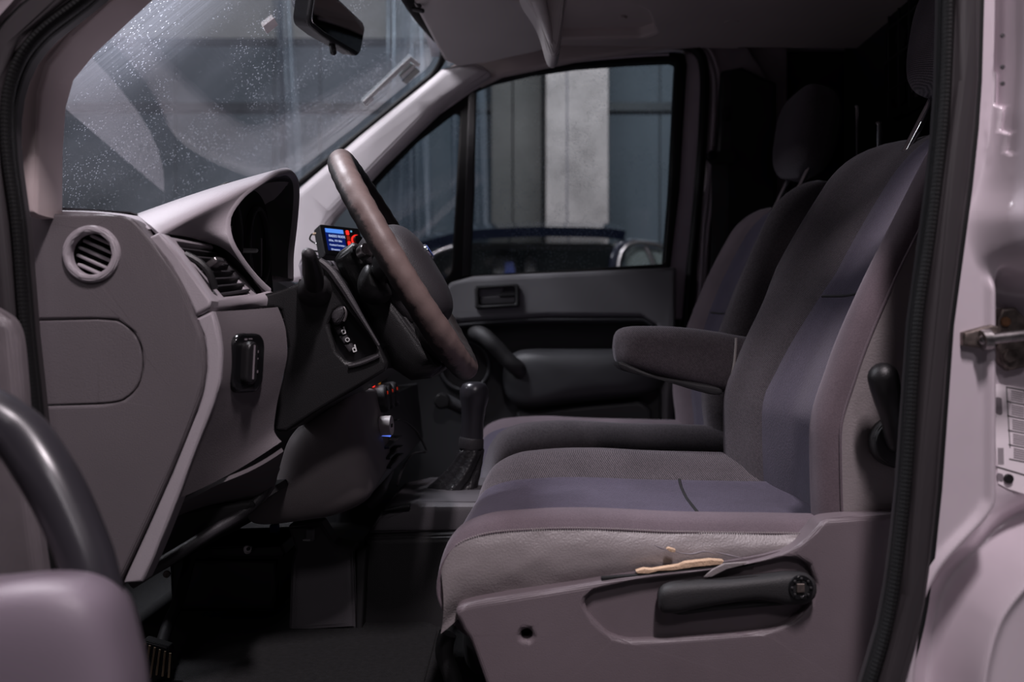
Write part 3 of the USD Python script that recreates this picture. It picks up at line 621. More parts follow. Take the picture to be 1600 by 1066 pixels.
# ================================================================== passenger door
YD = .72
pd = thing('passenger_door', 'grey passenger door with window, black armrest and speaker grille', 'door', (A(880, 0, YD)[0], YD, 0))
outline = [(570, 292), (640, 212), (700, 160), (760, 121), (850, 99), (960, 86), (1050, 80), (1070, 82), (1074, 100), (1062, 300), (1048, 418), (1048, 440), (900, 440), (735, 446), (600, 470)]
main_glass = [(744, 139), (770, 128), (830, 114), (900, 104), (980, 98), (1048, 95), (1056, 98), (1055, 110), (1046, 300), (1037, 412), (735, 430), (740, 300)]
quarter = [(586, 286), (650, 219), (719, 166), (712, 300), (705, 425), (690, 439), (600, 446), (575, 330)]
frame = part('window_frame', slab(outline, YD + .0, .035, .008, 4, holes=(rnd(px_poly(main_glass, YD), .006), rnd(px_poly(quarter, YD), .012))), M['rubber'], pd, 'black window frame with divider bar')
part('window_run', slab([(732, 146), (744, 139), (741, 300), (735, 430), (722, 431), (727, 300)], YD - .008, .02, .004), M['black_soft'], frame)
part('window_glass', slab([(725, 130), (760, 110), (1065, 80), (1046, 430), (720, 445)], YD + .022, .004, 0), M['glass_side'], pd)
part('quarter_glass', slab([(570, 290), (719, 150), (724, 445), (570, 450)], YD + .026, .004, 0), M['glass_side'], pd)
part('frame_edge', slab([(1060, 84), (1084, 80), (1102, 108), (1101, 150), (1090, 290), (1078, 420), (1074, 500), (1055, 500), (1055, 426), (1040, 420), (1050, 330), (1066, 120)], YD + .015, .04, .008, 3), M['paint'], pd, 'silver painted rear edge of the door frame')
part('door_seal', sweep(spline([A(x, y, YD - .005) for x, y in ((560, 300), (640, 203), (702, 150), (770, 110), (850, 90), (960, 77), (1050, 70), (1080, 74), (1097, 92), (1101, 130), (1096, 240), (1086, 360), (1076, 460), (1070, 560), (1068, 720))], 160), circle(.012, 10)), M['rubber'], pd)
part('frame_trim_line', sweep(spline([A(x, y, YD - .006) for x, y in ((640, 214), (705, 164), (770, 124), (850, 103), (960, 90), (1045, 85))], 60), circle(.0035, 8)), M['paint'], pd, 'thin silver line above the window')
# inner panel
part('door_skin', slab([(560, 470), (1062, 440), (1062, 905), (480, 905)], YD + .045, .03, .004), M['door_black'], pd)
part('lower_panel', slab([(560, 500), (700, 480), (1035, 480), (1035, 690), (1028, 870), (520, 870)], YD + .02, .03, .01, 6), M['door_black'], pd)
part('upper_panel', slab([(655, 520), (672, 482), (690, 455), (705, 440), (740, 431), (900, 424), (1057, 417), (1057, 700), (1036, 700), (1034, 530), (1026, 508), (1004, 496), (860, 496), (720, 505)], YD - .03, .055, .014, 3), M['door_grey'], pd, 'grey upper door panel')
part('groove_lip', tube([A(x, y, YD - .02) for x, y in ((700, 510), (860, 500), (1002, 500), (1022, 512), (1030, 532))], .007), M['door_black'], pd)
part('armrest', pillow([(786, 600), (792, 562), (808, 549), (850, 545), (960, 545), (1024, 552), (1040, 580), (1030, 606), (960, 622), (860, 634), (806, 634)], YD, .085, 3.2, back=.03), M['door_black'], pd, 'rounded black armrest')
part('door_pocket', slab([(806, 640), (1000, 624), (1020, 640), (1020, 760), (830, 770), (812, 700)], YD - .02, .05, .015, 10), M['door_black'], pd)
sp = part('speaker_ring', disc(A(727, 572, YD + .012), 41 * S(YD), .016, bevel=.004, rin=35 * S(YD)), M['door_black'], pd)
dots = []
part('speaker_grille', disc(A(727, 572, YD + .014), 36 * S(YD), .008, bevel=.002), M['black'], sp)
for i in range(-13, 14):
    for j in range(-13, 14):
        u, v = (i + .5 * (j % 2)) * 2.7, j * 2.35
        if u * u + v * v < 33 ** 2: dots.append(rbox(A(727 + u, 572 + v, YD + .0052), (.0024, .002, .0024), .0005))
part('grille_mesh', join([(np.array(trimesh.creation.box((.0022, .0022, .0022)).vertices) + A(727 + (i + .5 * (j % 2)) * 2.7, 572 + j * 2.35, YD + .0052), trimesh.creation.box((1, 1, 1)).faces) for i in range(-13, 14) for j in range(-13, 14) if ((i + .5 * (j % 2)) * 2.7) ** 2 + (j * 2.35) ** 2 < 33 ** 2]), M['charcoal'], sp, kind='stuff')
cr = part('window_crank', capsule([A(694, 625, YD - .03), A(726, 640, YD - .02), A(750, 651, YD - .015)], (.018, .016, .014)), M['door_black'], pd)
part('crank_knob', disc(A(692, 626, YD - .03), 12.5 * S(YD), .035, bevel=.006), M['black'], cr)
part('pull_handle', tube([A(x, y, yy) for x, y, yy in ((738, 520, YD + .0), (752, 523, YD - .055), (772, 540, YD - .075), (796, 565, YD - .075), (812, 580, YD - .065), (818, 592, YD - .03))], (.014, .021, .020, .019, .021, .014), 14), M['black_soft'], pd, 'black grab handle')
hb = px_poly([(741, 447), (811, 443), (812, 480), (742, 483)], YD - .034)
hr = part('inner_handle', slab(rnd(hb, .008).difference(rnd(px_poly([(748, 452), (805, 449), (806, 475), (749, 478)], YD - .034), .006)), YD - .038, .02, .004), M['black_soft'], pd, 'black framed inner door handle')
part('handle_recess', slab([(745, 450), (808, 446), (808, 478), (745, 480)], YD - .022, .004, 0), M['dark'], hr)
part('handle_lever', slab([(748, 464), (780, 463), (787, 450), (805, 449), (806, 474), (749, 477)], YD - .033, .012, .003, 1), M['charcoal'], hr)
part('lever_split', slab([(780, 461), (806, 460), (806, 461.5), (780, 463)], YD - .0345, .004, 0), M['dark'], hr)

# ================================================================== dashboard
da = thing('dashboard', 'grey dashboard with round side vent, hooded instrument cluster and light switch', 'dashboard', (-.45, 0, .3))
YE = -.68
endp = cat([(33, 334), (58, 334), (130, 333), (180, 335), (205, 341), (228, 366), (262, 410), (288, 456), (302, 494), (316, 530), (319.5, 570), (314, 612), (300, 652), (266, 735), (192, 896)]) + [(170, 940), (100, 960), (70, 960), (36, 700), (16, 480)]
cover_o = px_poly([(20, 501)] + cat([(150, 498), (180, 500), (202, 513), (218, 536), (223, 566), (219, 594), (205, 616), (185, 628), (150, 632)]) + [(20, 636)], YE)
vent_c = A(144, 397, YE)
vent_h = sg.Point(vent_c[0], vent_c[2]).buffer(40 * S(YE))
part('end_panel', slab(endp, YE, .03, .004, 3, 3, holes=(cover_o, vent_h)), M['dash'], da)
part('access_cover', slab(cover_o.buffer(-1.3 * S(YE)), YE + .0005, .012, .002, 0, 3), M['dash'], da)
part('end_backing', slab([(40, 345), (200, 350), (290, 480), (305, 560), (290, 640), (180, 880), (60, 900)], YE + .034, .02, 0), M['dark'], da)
sv = part('side_vent_ring', place(plate_uv(sg.Polygon(circle(45 * S(YE), 48), [circle(32.5 * S(YE), 48)]), .012, .004), (vent_c[0], YE + .006, vent_c[2]), (1, 0, 0), (0, 0, 1), (0, -1, 0)), M['dash_light'], da, 'round side window vent')
a = math.radians(-24); ux, uz = np.array([math.cos(a), 0, math.sin(a)]), np.array([-math.sin(a), 0, math.cos(a)])
for k in range(-2, 3):
    o = k * 12.5 * S(YE); L = math.sqrt((31.5 * S(YE)) ** 2 - o ** 2)
    c = vent_c + uz * o + np.array([0, .012 + (0.004 if abs(k) < 2 else 0), 0])
    part('vent_slat', rbox(c, (2 * L, .012, .0038), .0015, np.array([ux, [0, 1, 0], uz])), M['dash_light'], sv)
part('vent_vane', slab([(138, 382), (166, 390), (166, 404), (150, 420), (128, 410), (124, 396)], YE + .022, .004, .001), M['black'], sv)
part('vent_cup', disc(vent_c + np.array([0, .04, 0]), 44 * S(YE), .005), M['black_soft'], sv)
# silver-grey surround of the driver's vent, then the fascia with the light switch
YF = -.672
part('vent_strip', slab(cat([(226, 373), (248, 363)], [(255, 369), (275, 393), (300, 428), (329, 470)], [(327, 481), (305, 493)], [(300, 482), (284, 448), (258, 406), (232, 377)]), YF, .03, .004, 1.5, 5), M['dash_light'], da)
part('fascia_strip', slab(cat([(306, 498), (331, 486)], [(334, 494), (342, 522), (346, 555), (344, 592), (336, 622), (310, 690), (278, 776), (236, 880), (222, 910)], [(192, 912), (196, 902)], [(200, 893), (270, 736), (304, 652), (318, 610), (323, 570), (319, 530), (308, 502)]), YF, .03, .004, 1.5, 5), M['dash_light'], da)
def quad_loft(curves, nu, nv):
    """A skin through px curves at given depths: each curve is (Y, [(px, py), ...])."""
    c = [spline([A(x, y, Y) for x, y in pts], nu) for Y, pts in curves]
    return np.stack([spline([q[i] for q in c], nv) if len(c) > 2 else np.linspace(c[0][i], c[1][i], nv) for i in range(nu)])
vf = [A(250, 366, -.665), A(328, 473, -.665), A(347, 384, -.475), A(416, 456, -.475)]        # top near, bottom near, top far, bottom far
def on_vent(s, t, out=0):                    # s: near to far, t: top to bottom
    p = (1 - t) * ((1 - s) * vf[0] + s * vf[2]) + t * ((1 - s) * vf[1] + s * vf[3])
    n = np.cross(vf[2] - vf[0], vf[1] - vf[0]); n /= np.linalg.norm(n); n *= np.sign(n[0]); return p + n * out
nv_ = on_vent(0, 0, 1) - on_vent(0, 0)
uu = (vf[2] - vf[0]) / np.linalg.norm(vf[2] - vf[0]); vv = np.cross(nv_, uu); vv /= np.linalg.norm(vv)
if vv @ (vf[0] - vf[1]) < 0: vv = -vv
o0 = on_vent(0, 0)
loc = lambda p: ((p - o0) @ uu, (p - o0) @ vv)
openq = [on_vent(.18, .07), on_vent(.86, .07), on_vent(.80, .93), on_vent(.30, .93)]
openp = rnd(sg.Polygon([loc(p) for p in openq]), .004)
wheelp = rnd(sg.Polygon([loc(p) for p in (on_vent(.09, .30), on_vent(.16, .26), on_vent(.22, .84), on_vent(.14, .84))]), .003)
fac = sg.Polygon([loc(p) for p in (vf[0], vf[2], vf[3], vf[1])])
vs = part('vent_surround', place(plate_uv(fac.difference(openp).difference(wheelp), .012, .003), o0 - nv_ * .012, uu, vv, np.cross(uu, vv) * np.sign(np.cross(uu, vv) @ nv_)), M['dash_light'], da, 'light grey surround of the driver air vent')
zax = np.cross(uu, vv) * np.sign(np.cross(uu, vv) @ nv_)
part('vent_box', place(plate_uv(fac.buffer(-.004), .004, 0), o0 - nv_ * .045, uu, vv, zax), M['dark'], vs)
for t in np.linspace(.14, .88, 7):
    a_, b_ = on_vent(.18 + .12 * t - .02, t, -.006), on_vent(.86 - .05 * t + .02, t, -.006)
    ax0 = (b_ - a_) / np.linalg.norm(b_ - a_); az = np.cross(ax0, nv_)
    part('vent_slat', rbox((a_ + b_) / 2 - nv_ * .008, (np.linalg.norm(b_ - a_), .020, .0028), .001, np.array([ax0, nv_, az])), M['charcoal'], vs)
part('vent_knob', rbox(on_vent(.50, .42, .003), (.026, .016, .008), .003, np.array([uu, nv_, np.cross(uu, nv_)])), M['steel'], vs)
ww = [on_vent(.125 + .05 * k, .30 + .54 * k, .002 + .008 * math.sin(math.pi * k)) for k in np.linspace(0, 1, 12)]
part('thumb_wheel', sweep(np.array(ww), circle(.0045, 8)), M['black'], vs)
# ledge below the vent
ledge = quad_loft([(-.668, [(328, 470), (329, 480), (318, 490), (306, 494)]), (-.57, [(372, 466), (374, 476), (366, 484), (350, 486)]), (-.48, [(418, 455), (434, 462), (435, 478), (415, 481)])], 12, 14)
part('ledge', thick_sheet(ledge, .006), M['dash_light'], da, smooth=60)
fas = quad_loft([(-.668, [(331, 487), (341, 520), (346, 555), (343, 600), (336, 622), (310, 690), (276, 780)]),
                 (-.61, [(372, 485), (390, 525), (394, 560), (388, 600), (378, 640), (362, 690), (346, 748)]),
                 (-.545, [(434, 480), (447, 520), (449, 550), (442, 590), (432, 636), (428, 670), (440, 690)])], 40, 24)
part('fascia', thick_sheet(fas, .008), M['dash'], da, 'grey fascia that carries the light switch', smooth=60)
fb = fas.reshape(-1, 3)
# light switch
def frame_at(P, i, j):
    c = P[i, j]; du = P[i + 1, j] - P[i - 1, j]; dv = P[i, j + 1] - P[i, j - 1]
    v = -du / np.linalg.norm(du); u = dv - v * (dv @ v); u /= np.linalg.norm(u); n = np.cross(u, v); n *= np.sign(n[0]); return c, u, v, n
def nearest_px(P, px, py):
    p = P; d = p[..., 1] - CY; qx = 800 + p[..., 0] * F / d; qy = 533 - (p[..., 2] - CZ) * F / d
    return np.unravel_index(((qx - px) ** 2 + (qy - py) ** 2).argmin(), qx.shape)
i, j = nearest_px(fas, 388, 566); c, u, v, n = frame_at(fas, i, j)
ls = part('light_switch', place(plate_uv(rnd(sg.box(-.031, -.035, .031, .035), .017), .006, .003), c - n * .003, u, v, n), M['black_gloss'], da, 'black oval headlamp switch')
part('switch_knob', place(plate_uv(rnd(sg.box(-.017, -.025, .004, .026), .009), .010, .004), c + n * .003, u, v, n), M['black'], ls)
part('knob_pointer', place(plate_uv(sg.box(-.0075, -.018, -.0062, .022), .002, 0), c + n * .0125, u, v, n), M['ink_grey'], ls)
part('switch_icon', join([place(plate_uv(sg.box(x, y, x + w, y + hh), .001, 0), c + n * .0031, u, v, n) for x, y, w, hh in ((-.012, .027, .004, .002), (-.004, .028, .006, .0012), (.008, .016, .0018, .006), (.012, .012, .004, .003), (.012, .004, .004, .002), (.013, -.012, .004, .003))]), M['ink_grey'], ls, 'small pale switch markings')
# dash top towards the windscreen, hood over the instruments
topd = quad_loft([(-.66, [(-60, 322), (60, 329), (130, 331), (190, 337), (232, 358)]), (-.45, [(60, 352), (200, 345), (260, 350), (330, 372)]),
                  (.05, [(260, 436), (330, 436), (420, 440), (470, 448)]), (.64, [(390, 470), (440, 464), (500, 466), (545, 476)])], 24, 30)
part('dash_top', thick_sheet(topd, .012), M['dash_light'], da, smooth=60)
part('defrost_grille', slab([(60, 322), (205, 331), (205, 333), (60, 325)], -.60, .03, 0), M['charcoal'], da)
passd = quad_loft([(-.12, [(468, 436), (520, 470), (540, 560), (520, 680)]), (.25, [(508, 452), (548, 480), (568, 560), (548, 690)]), (.64, [(545, 470), (584, 490), (604, 560), (590, 700)])], 24, 20)
part('passenger_dash', thick_sheet(passd, .02), M['door_black'], da, smooth=60)
rim_pts = [A(*p) for p in ((418, 458, -.470), (398, 438, -.495), (374, 406, -.525), (358, 376, -.54), (354, 344, -.53), (372, 312, -.505), (408, 282, -.455), (436, 264, -.385), (454, 265, -.31), (463, 280, -.24), (465, 310, -.19), (461, 360, -.16), (456, 410, -.15), (456, 440, -.15))]
frt_pts = [A(*p) for p in ((412, 458, -.474), (386, 428, -.475), (350, 388, -.478), (300, 372, -.57), (250, 365, -.665), (240, 356, -.66), (232, 350, -.65), (222, 342, -.63), (214, 336, -.58), (208, 337, -.48), (225, 336, -.38), (260, 345, -.28), (310, 365, -.20), (350, 395, -.12), (380, 420, -.10), (400, 440, -.10))]
ra, fa = spline(rim_pts, 60), spline(frt_pts, 60)
hood = []
for s_ in np.linspace(0, 1, 26):
    bulge = .010 * math.sin(math.pi * s_) * np.sin(np.linspace(0, math.pi, 60))[:, None]
    hood.append(fa * (1 - s_) + ra * s_ + bulge * np.array([0, 0, .3]))
rc = ra.mean(0)
inn = (rc - ra); inn[:, 0] = 0; inn /= np.linalg.norm(inn, axis=1, keepdims=True)
for s_, fwd in ((.35, .004), (.75, .003), (1, -.004)): hood.append(ra + inn * .012 * s_ + np.array([fwd, 0, 0]))
ho = part('cluster_hood', thick_sheet(np.array(hood), .004), M['dash_light'], da, 'light grey hood over the instruments', smooth=70)
tun = [ra + inn * (.012 + .022 * k) + np.array([-.004 - .05 * k, 0, 0]) for k in np.linspace(0, 1, 8)]
cl = part('cluster_recess', thick_sheet(np.array(tun), .003), M['black'], da, 'black recess of the instrument cluster', smooth=70)
fr = ra + inn * .034 + np.array([-.054, 0, 0])
cx = fr[:, 0].mean()
part('cluster_face', place(plate_uv(sg.Polygon(np.vstack([fr[:, 1:], [[-.15, .50], [-.57, .50]]])).buffer(.01), .004, 0), (cx, 0, 0), (0, 1, 0), (0, 0, 1), (1, 0, 0)), M['dark'], da)
for y in (-.43, -.27):
    part('gauge_ring', disc((cx + .006, y, .615), .062, .008, (1, 0, 0), .003, 40, .055), M['charcoal'], cl)
    part('gauge_needle', rbox((cx + .010, y + .012, .60), (.002, .004, .06), .0008), M['ink_grey'], cl)
part('trip_stem', capsule([(cx + .004, -.35, .602), (cx + .026, -.35, .602)], .0035), M['icon'], cl)
# black steering column panel, open switch pod, shroud
colp = [(300, 470), (400, 462), (440, 452), (470, 440), (497, 408), (512, 415), (534, 440), (560, 488), (592, 540), (604, 566), (604, 578), (560, 606), (500, 640), (448, 675), (432, 676), (426, 668), (428, 640), (441, 590), (448, 545), (444, 512), (436, 482), (300, 500)]
pod = rnd(px_poly([(513, 505), (524, 484), (538, 480), (590, 545), (588, 552), (548, 566), (538, 564), (524, 545)], -.50), .008)
part('column_panel', slab(colp, -.50, .26, .006, 8, 4, holes=(pod,)), M['black'], da, 'black lower steering column panel')
part('panel_seam', tube([A(x, y, -.498) for x, y in ((437, 505), (452, 492), (472, 478))], .0014, 6), M['dark'], da)
sp_ = part('switch_pod', slab([(505, 490), (530, 475), (600, 540), (595, 560), (545, 575), (515, 550)], -.482, .01, 0), M['black_gloss'], da, 'mirror and lock switch pod')
part('mirror_knob', slab(spline([(517, 492), (524, 482), (536, 478), (540, 484), (536, 496), (528, 506), (520, 506)], 40, True), -.508, .03, .007, 0, 4), M['charcoal'], sp_)
part('knob_edge', tube([A(x, y, -.506) for x, y in ((537, 480), (541, 490), (537, 502))], .0018, 8), M['steel'], sp_)
for k, (x, y) in enumerate(((529, 517), (538, 532), (546, 545))):
    part('switch_button', slab([(x - 9, y - 6), (x + 2, y - 9), (x + 9, y + 2), (x - 1, y + 7)], -.492, .012, .003, 1.5), M['charcoal'], sp_)
    xi, yi = x + 5, y + 3
    part('switch_icon', join([slab(rnd(px_poly([(xi - 1, yi - 4), (xi + 5, yi - 6), (xi + 7, yi + 1), (xi + 1, yi + 3)], -.494), .001).difference(px_poly([(xi + .6, yi - 2.4), (xi + 3.6, yi - 3.6), (xi + 5, yi - .4), (xi + 2, yi + .8)], -.494)), -.494, .001, 0), slab([(xi + 2, yi - 9), (xi + 4, yi - 10), (xi + 5, yi - 6), (xi + 3, yi - 5)], -.494, .001, 0)]) if k != 1 else disc(A(x + 5, y - 1, -.493), .003, .001, rin=.002, bevel=0, n=16), M['icon'], sp_)
part('pod_ledge', tube([A(x, y, -.503) for x, y in ((545, 572), (560, 569), (592, 556))], .003, 8), M['charcoal'], sp_)
part('column_ridge', tube([A(x, y, -.505) for x, y in ((499, 408), (514, 420), (532, 444), (562, 492), (592, 540))], (.005, .006, .005, .003, .002), 8), M['charcoal'], da)
shroud = [(519, 402), (527, 390), (548, 376), (560, 380), (572, 404), (620, 470), (690, 560), (694, 575), (672, 592), (640, 596), (604, 572), (566, 500), (536, 440), (522, 415)]
part('column_shroud', slab(shroud, -.455, .17, .022, 4, 6), M['black'], da, 'black steering column shroud')
part('ignition_lock', disc(A(566, 396, -.47), .010, .014, (.6, -.7, .3), .003), M['steel'], da)
part('stalk_boot', capsule([A(493, 454, -.495), A(491, 448, -.53)], (.024, .017)), M['black_soft'], da)
part('indicator_stalk', capsule([A(491, 450, -.53), A(489, 428, -.565), A(483, 400, -.60)], (.012, .013, .009)), M['black'], da, 'black indicator stalk')
part('stalk_tip', capsule([A(483, 402, -.60), A(481, 397, -.605)], .0075), M['charcoal'], da)
part('wiper_stalk', pillow([(560, 442), (566, 424), (578, 411), (590, 416), (604, 440), (612, 462), (600, 474), (580, 476), (564, 464)], -.47, .035, 2.4, back=.03), M['black'], da, 'rounded black stalk paddle behind the wheel')
part('dash_pad', slab(cat([(464, 414), (472, 400), (482, 394), (500, 396), (516, 404), (528, 416)], [(540, 440), (470, 440)]), .0, .5, .012, 2, 4), M['dash_light'], da, 'pale pad of the dash top below the radio')
part('pad_slit', slab([(488, 402), (504, 405), (504, 406.5), (488, 403.5)], -.0015, .003, 0), M['dark'], da)
# open bin with its bar, knee panel
part('bin_wall', thick_sheet(quad_loft([(-.60, [(268, 792), (330, 756), (395, 728), (440, 700)]), (-.52, [(276, 812), (335, 798), (392, 790), (424, 760)])], 16, 8), .005), M['dash'], da)
part('bin_floor', slab([(212, 900), (250, 820), (276, 800), (392, 782), (398, 792), (300, 850), (216, 908)], -.56, .3, .006, 2), M['black_soft'], da)
part('bin_bar', tube([A(204, 911, -.60), A(260, 876, -.59), (A(330, 832, -.57)), A(392, 792, -.55), A(412, 770, -.54), A(432, 730, -.53)], (.008, .008, .007, .008, .006, .005)), M['charcoal'], da, 'thin dark bar below the open bin')
knee = [(395, 812), (392, 796), (410, 776), (438, 735), (455, 685), (500, 640), (556, 606), (562, 625), (573, 680), (582, 735), (584, 765), (572, 782), (520, 804), (470, 812)]
part('knee_panel', pillow(knee, -.33, .05, 3.2, back=.28), M['dash_brown'], da, 'brownish grey knee panel under the column')
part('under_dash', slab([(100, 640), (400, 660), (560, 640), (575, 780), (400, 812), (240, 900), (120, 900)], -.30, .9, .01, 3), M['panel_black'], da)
# centre stack: radio and heater controls
stack = slab([(470, 560), (564, 560), (577, 640), (585, 720), (588, 748), (576, 770), (520, 785), (440, 785)], -.13, .28, .012, 4)
cs = part('centre_stack', stack, M['black_gloss'], da, 'glossy black centre stack with heater controls')
part('stack_lip', sweep(spline([A(x, y, Y) for x, y, Y in ((575, 792, -.135), (592, 768, -.12), (600, 750, 0.0), (606, 738, .1))], 30), circle(.012, 10)), M['charcoal'], cs)
def stack_pt(py, Y, out=0.0):
    p = spline([A(x, y, -.13) for x, y in ((564, 560), (577, 640), (585, 720), (588, 748))], 80)
    k = np.abs(533 - (p[:, 2] - CZ) * F / (-.13 - CY) - py).argmin(); return np.array([p[k, 0] + out, Y, p[k, 2]])
for Y, m in ((-.075, 'red_light'), (.0, 'orange_dim')):
    pk = stack_pt(597, Y, .006)
    part('dial_glow', rbox(pk, (.004, .010 if m == 'red_light' else .006, .022), .0018), M[m], cs)
for Y in (-.07, .0, .07):
    kn = part('heater_knob', disc(stack_pt(628, Y, .0), .024, .026, (1, 0, .15), .006), M['charcoal'], cs)
    part('knob_mark', rbox(stack_pt(617, Y, .026), (.003, .004, .006), .001), M['red_dim'], kn)
for k in range(5):
    part('push_button', rbox(stack_pt(644, -.10 + .035 * k, .004), (.010, .026, .010), .002), M['charcoal'], cs)
for k in range(3):
    part('tray_rib', rbox(stack_pt(700 + 16 * k, -.03, .012), (.03, .20, .004), .0018), M['charcoal'], cs)
part('socket', disc(stack_pt(684, -.055, .0), .010, .012, (1, -.2, 0), .002, 20, .006), M['chrome'], cs)
usb = thing('usb_charger', 'white USB charger with blue glow plugged into the centre stack', 'charger', stack_pt(664, -.1))
p0 = stack_pt(666, -.135, -.012); p1 = p0 + np.array([.034, -.004, .002])
part('plug_body', tube([p0, p1], .0125, 20), M['white'], usb)
part('plug_collar', tube([p1 - np.array([.004, 0, 0]), p1 + np.array([.014, -.002, .001])], .0165, 24), M['white'], usb)
part('port', rbox(p1 + np.array([.0145, -.002, .001]), (.002, .012, .006), .0008), M['ink'], usb)
part('glow_ring', tube([p0 + np.array([.022, 0, -.0118]), p1 + np.array([.012, -.002, -.0155])], .0028, 8), M['blue_led'], usb)
cab = thing('charging_cable', 'thin dark cable curling out beside the white charger', 'cable', A(640, 668, .05))
part('cord', tube([A(604, 662, -.02), A(625, 657, .05), A(645, 668, .10), (A(660, 690, .12)), A(668, 706, .12), A(650, 708, .1), A(620, 760, .0)], .0022, 8), M['charcoal'], cab)
part('plug', tube([A(600, 662, -.03), A(618, 657, .02)], .004, 8), M['black'], cab)

# ================================================================== radio, mirror, visor
TL, TR, BL, BR = A(499, 350, -.02), A(562, 357, .035), A(516, 398, -.03), A(577, 392, .03)
u, v, w_, h_ = quad_frame(TL, TR, BL); v = v - u * (v @ u); v /= np.linalg.norm(v); n = np.cross(u, v); n *= -np.sign(n[1]) if n[1] > 0 else 1
zf = np.cross(u, v); sgn = 1 if zf[1] < 0 else -1
rad = thing('digital_radio', 'small black digital radio with blue screen and red buttons behind the wheel', 'radio', BL)
def on_rad(poly, t, off, r=0.0): return place(plate_uv(poly, t, r), TL + zf * sgn * off, u, v, zf * sgn)
part('case', on_rad(rnd(sg.box(0, -h_, w_, 0), .004), .022, -.022, .002), M['black'], rad)
part('screen', on_rad(sg.box(.10 * w_, -.84 * h_, .56 * w_, -.12 * h_), .0006, .0002), M['screen'], rad, 'blue screen')
part('title_bar', on_rad(sg.box(.11 * w_, -.26 * h_, .55 * w_, -.13 * h_), .0004, .0009), M['screen_bar'], rad)
for k, (t, hh) in enumerate((('RADIO ROCK', .072), ('80s, 90 Mu', .06), ('Control Forvana -', .055), ('Streams', .055))):
    m = meshkit.text_mesh(t, 1.0, .01, True); e = m.extents[0]; hgt = hh * h_; sc = min(hgt, .40 * w_ / e)
    q = (np.array(m.vertices) * [sc, hgt, .01], np.array(m.faces))
    part('screen_text', place(q, TL + u * (.15 + .02 * (k == 0) + .02 * (k == 3)) * w_ - v * (.40 + .145 * k) * h_ + zf * sgn * .001, u, v, zf * sgn), M['screen_text'], rad)
for k in range(4): part('red_button', on_rad(rnd(sg.box(.62 * w_, (-.27 - .18 * k) * h_, .69 * w_, (-.13 - .18 * k) * h_), .0008), .002, 0, .0006), M['red_light'] if k % 2 == 0 else M['red_dim'], rad)
part('blue_dot', on_rad(sg.Point(.76 * w_, -.14 * h_).buffer(.0016), .001, 0), M['cyan_led'], rad)
kr = part('tuning_knob', on_rad(sg.Point(.87 * w_, -.45 * h_).buffer(.0095), .008, 0, .002), M['black_gloss'], rad)
part('knob_glow', on_rad(sg.Point(.87 * w_, -.45 * h_).buffer(.0125).difference(sg.Point(.87 * w_, -.45 * h_).buffer(.010)), .002, 0), M['red_light'], rad)
part('mount', capsule([TL * .4 + BL * .6 + u * .03 - zf * sgn * .022, A(530, 432, .06)], .008), M['black'], rad)
part('lead', tube([A(496, 366, -.01), A(488, 366, .0), A(484, 373, .0), A(492, 380, -.005), A(506, 384, -.02)], .0016, 8), M['black_gloss'], rad)
part('lead_tip', tube([A(498, 364, -.012), A(490, 366, -.005)], .0026, 8), M['brass'], rad)
wr = thing('dash_cable', 'black cable looping over the dashboard below the radio', 'cable', A(490, 405, .0))
part('cord', tube([A(474, 412, -.02), A(482, 392, .0), A(500, 393, .02), A(512, 402, .02), A(518, 415, .0)], .0018, 8), M['black_gloss'], wr)

NB, FB, FT, NT = A(482, 38, -.135), A(563, 90, .085), A(572, 46, .085), A(493, -32, -.135)
u = (FB - NB); W = np.linalg.norm(u); u /= W; v = ((FT - FB) + (NT - NB)) / 2; v -= u * (v @ u); Hh = np.linalg.norm(v); v /= Hh; zf = np.cross(u, v); zf *= np.sign(zf[0])
rm = thing('rear_view_mirror', 'black framed rear view mirror hanging from the windscreen', 'mirror', (NB + FB) / 2)
shape = rnd(sg.Polygon([(0, .0), (.06, -.004), (W, 0), (W + .006, Hh), (.0, Hh * 1.25)]), .016)
part('housing', place(plate_uv(shape, .03, .008, 4), (NB) - zf * .03, u, v, zf), M['black'], rm)
part('mirror_glass', place(plate_uv(shape.buffer(-.007), .002, .0008), NB - zf * .0005, u, v, zf), M['mirror'], rm)
part('dip_tab', capsule([NB + u * .55 * W - v * .004 - zf * .012, NB + u * .55 * W - v * .016 - zf * .008], .006), M['black'], rm)
pm = NB + u * .5 * W + v * .5 * Hh - zf * .03
part('arm', capsule([pm, pm + np.array([-.05, 0, .04]), np.array([wind(1.16, .0) + .01, -.03, 1.16])], .008), M['black'], rm)

vi = thing('sun_visor', 'grey folded sun visor under the headliner above the passenger door', 'sun visor', A(760, 60, .4))
vq = [A(648, 12, .27), A(662, -40, .16), A(800, -140, .12), A(834, 20, .34), A(852, 72, .50), A(846, 78, .515), A(760, 90, .53), (A(714, 90, .53)), A(692, 76, .50)]
vq = np.array(vq); c = vq.mean(0); uu_, ss_, vt = np.linalg.svd(vq - c); x, y, z = vt; z = z * np.sign(z[1]) * -1 if z[1] > 0 else z
q2 = np.c_[(vq - c) @ vt[0], (vq - c) @ vt[1]]
zz_ = np.cross(vt[0], vt[1]); zz_ *= -np.sign(zz_[2])
part('visor_pad', place(plate_uv(rnd(sg.Polygon(q2).buffer(0), .012), .022, .008, 4), c - zz_ * .01, vt[0], vt[1], zz_), M['visor'], vi)
part('visor_clip', capsule([A(647, 14, .27), A(660, 17, .27)], .005), M['black'], vi)
part('clip_arm', capsule([A(656, 10, .27), A(640, -10, .27)], .004), M['ink'], vi)
sh = thing('overhead_shelf', 'pale pointed end of the overhead shelf hanging beside the sun visor', 'shelf', A(860, 50, .15))
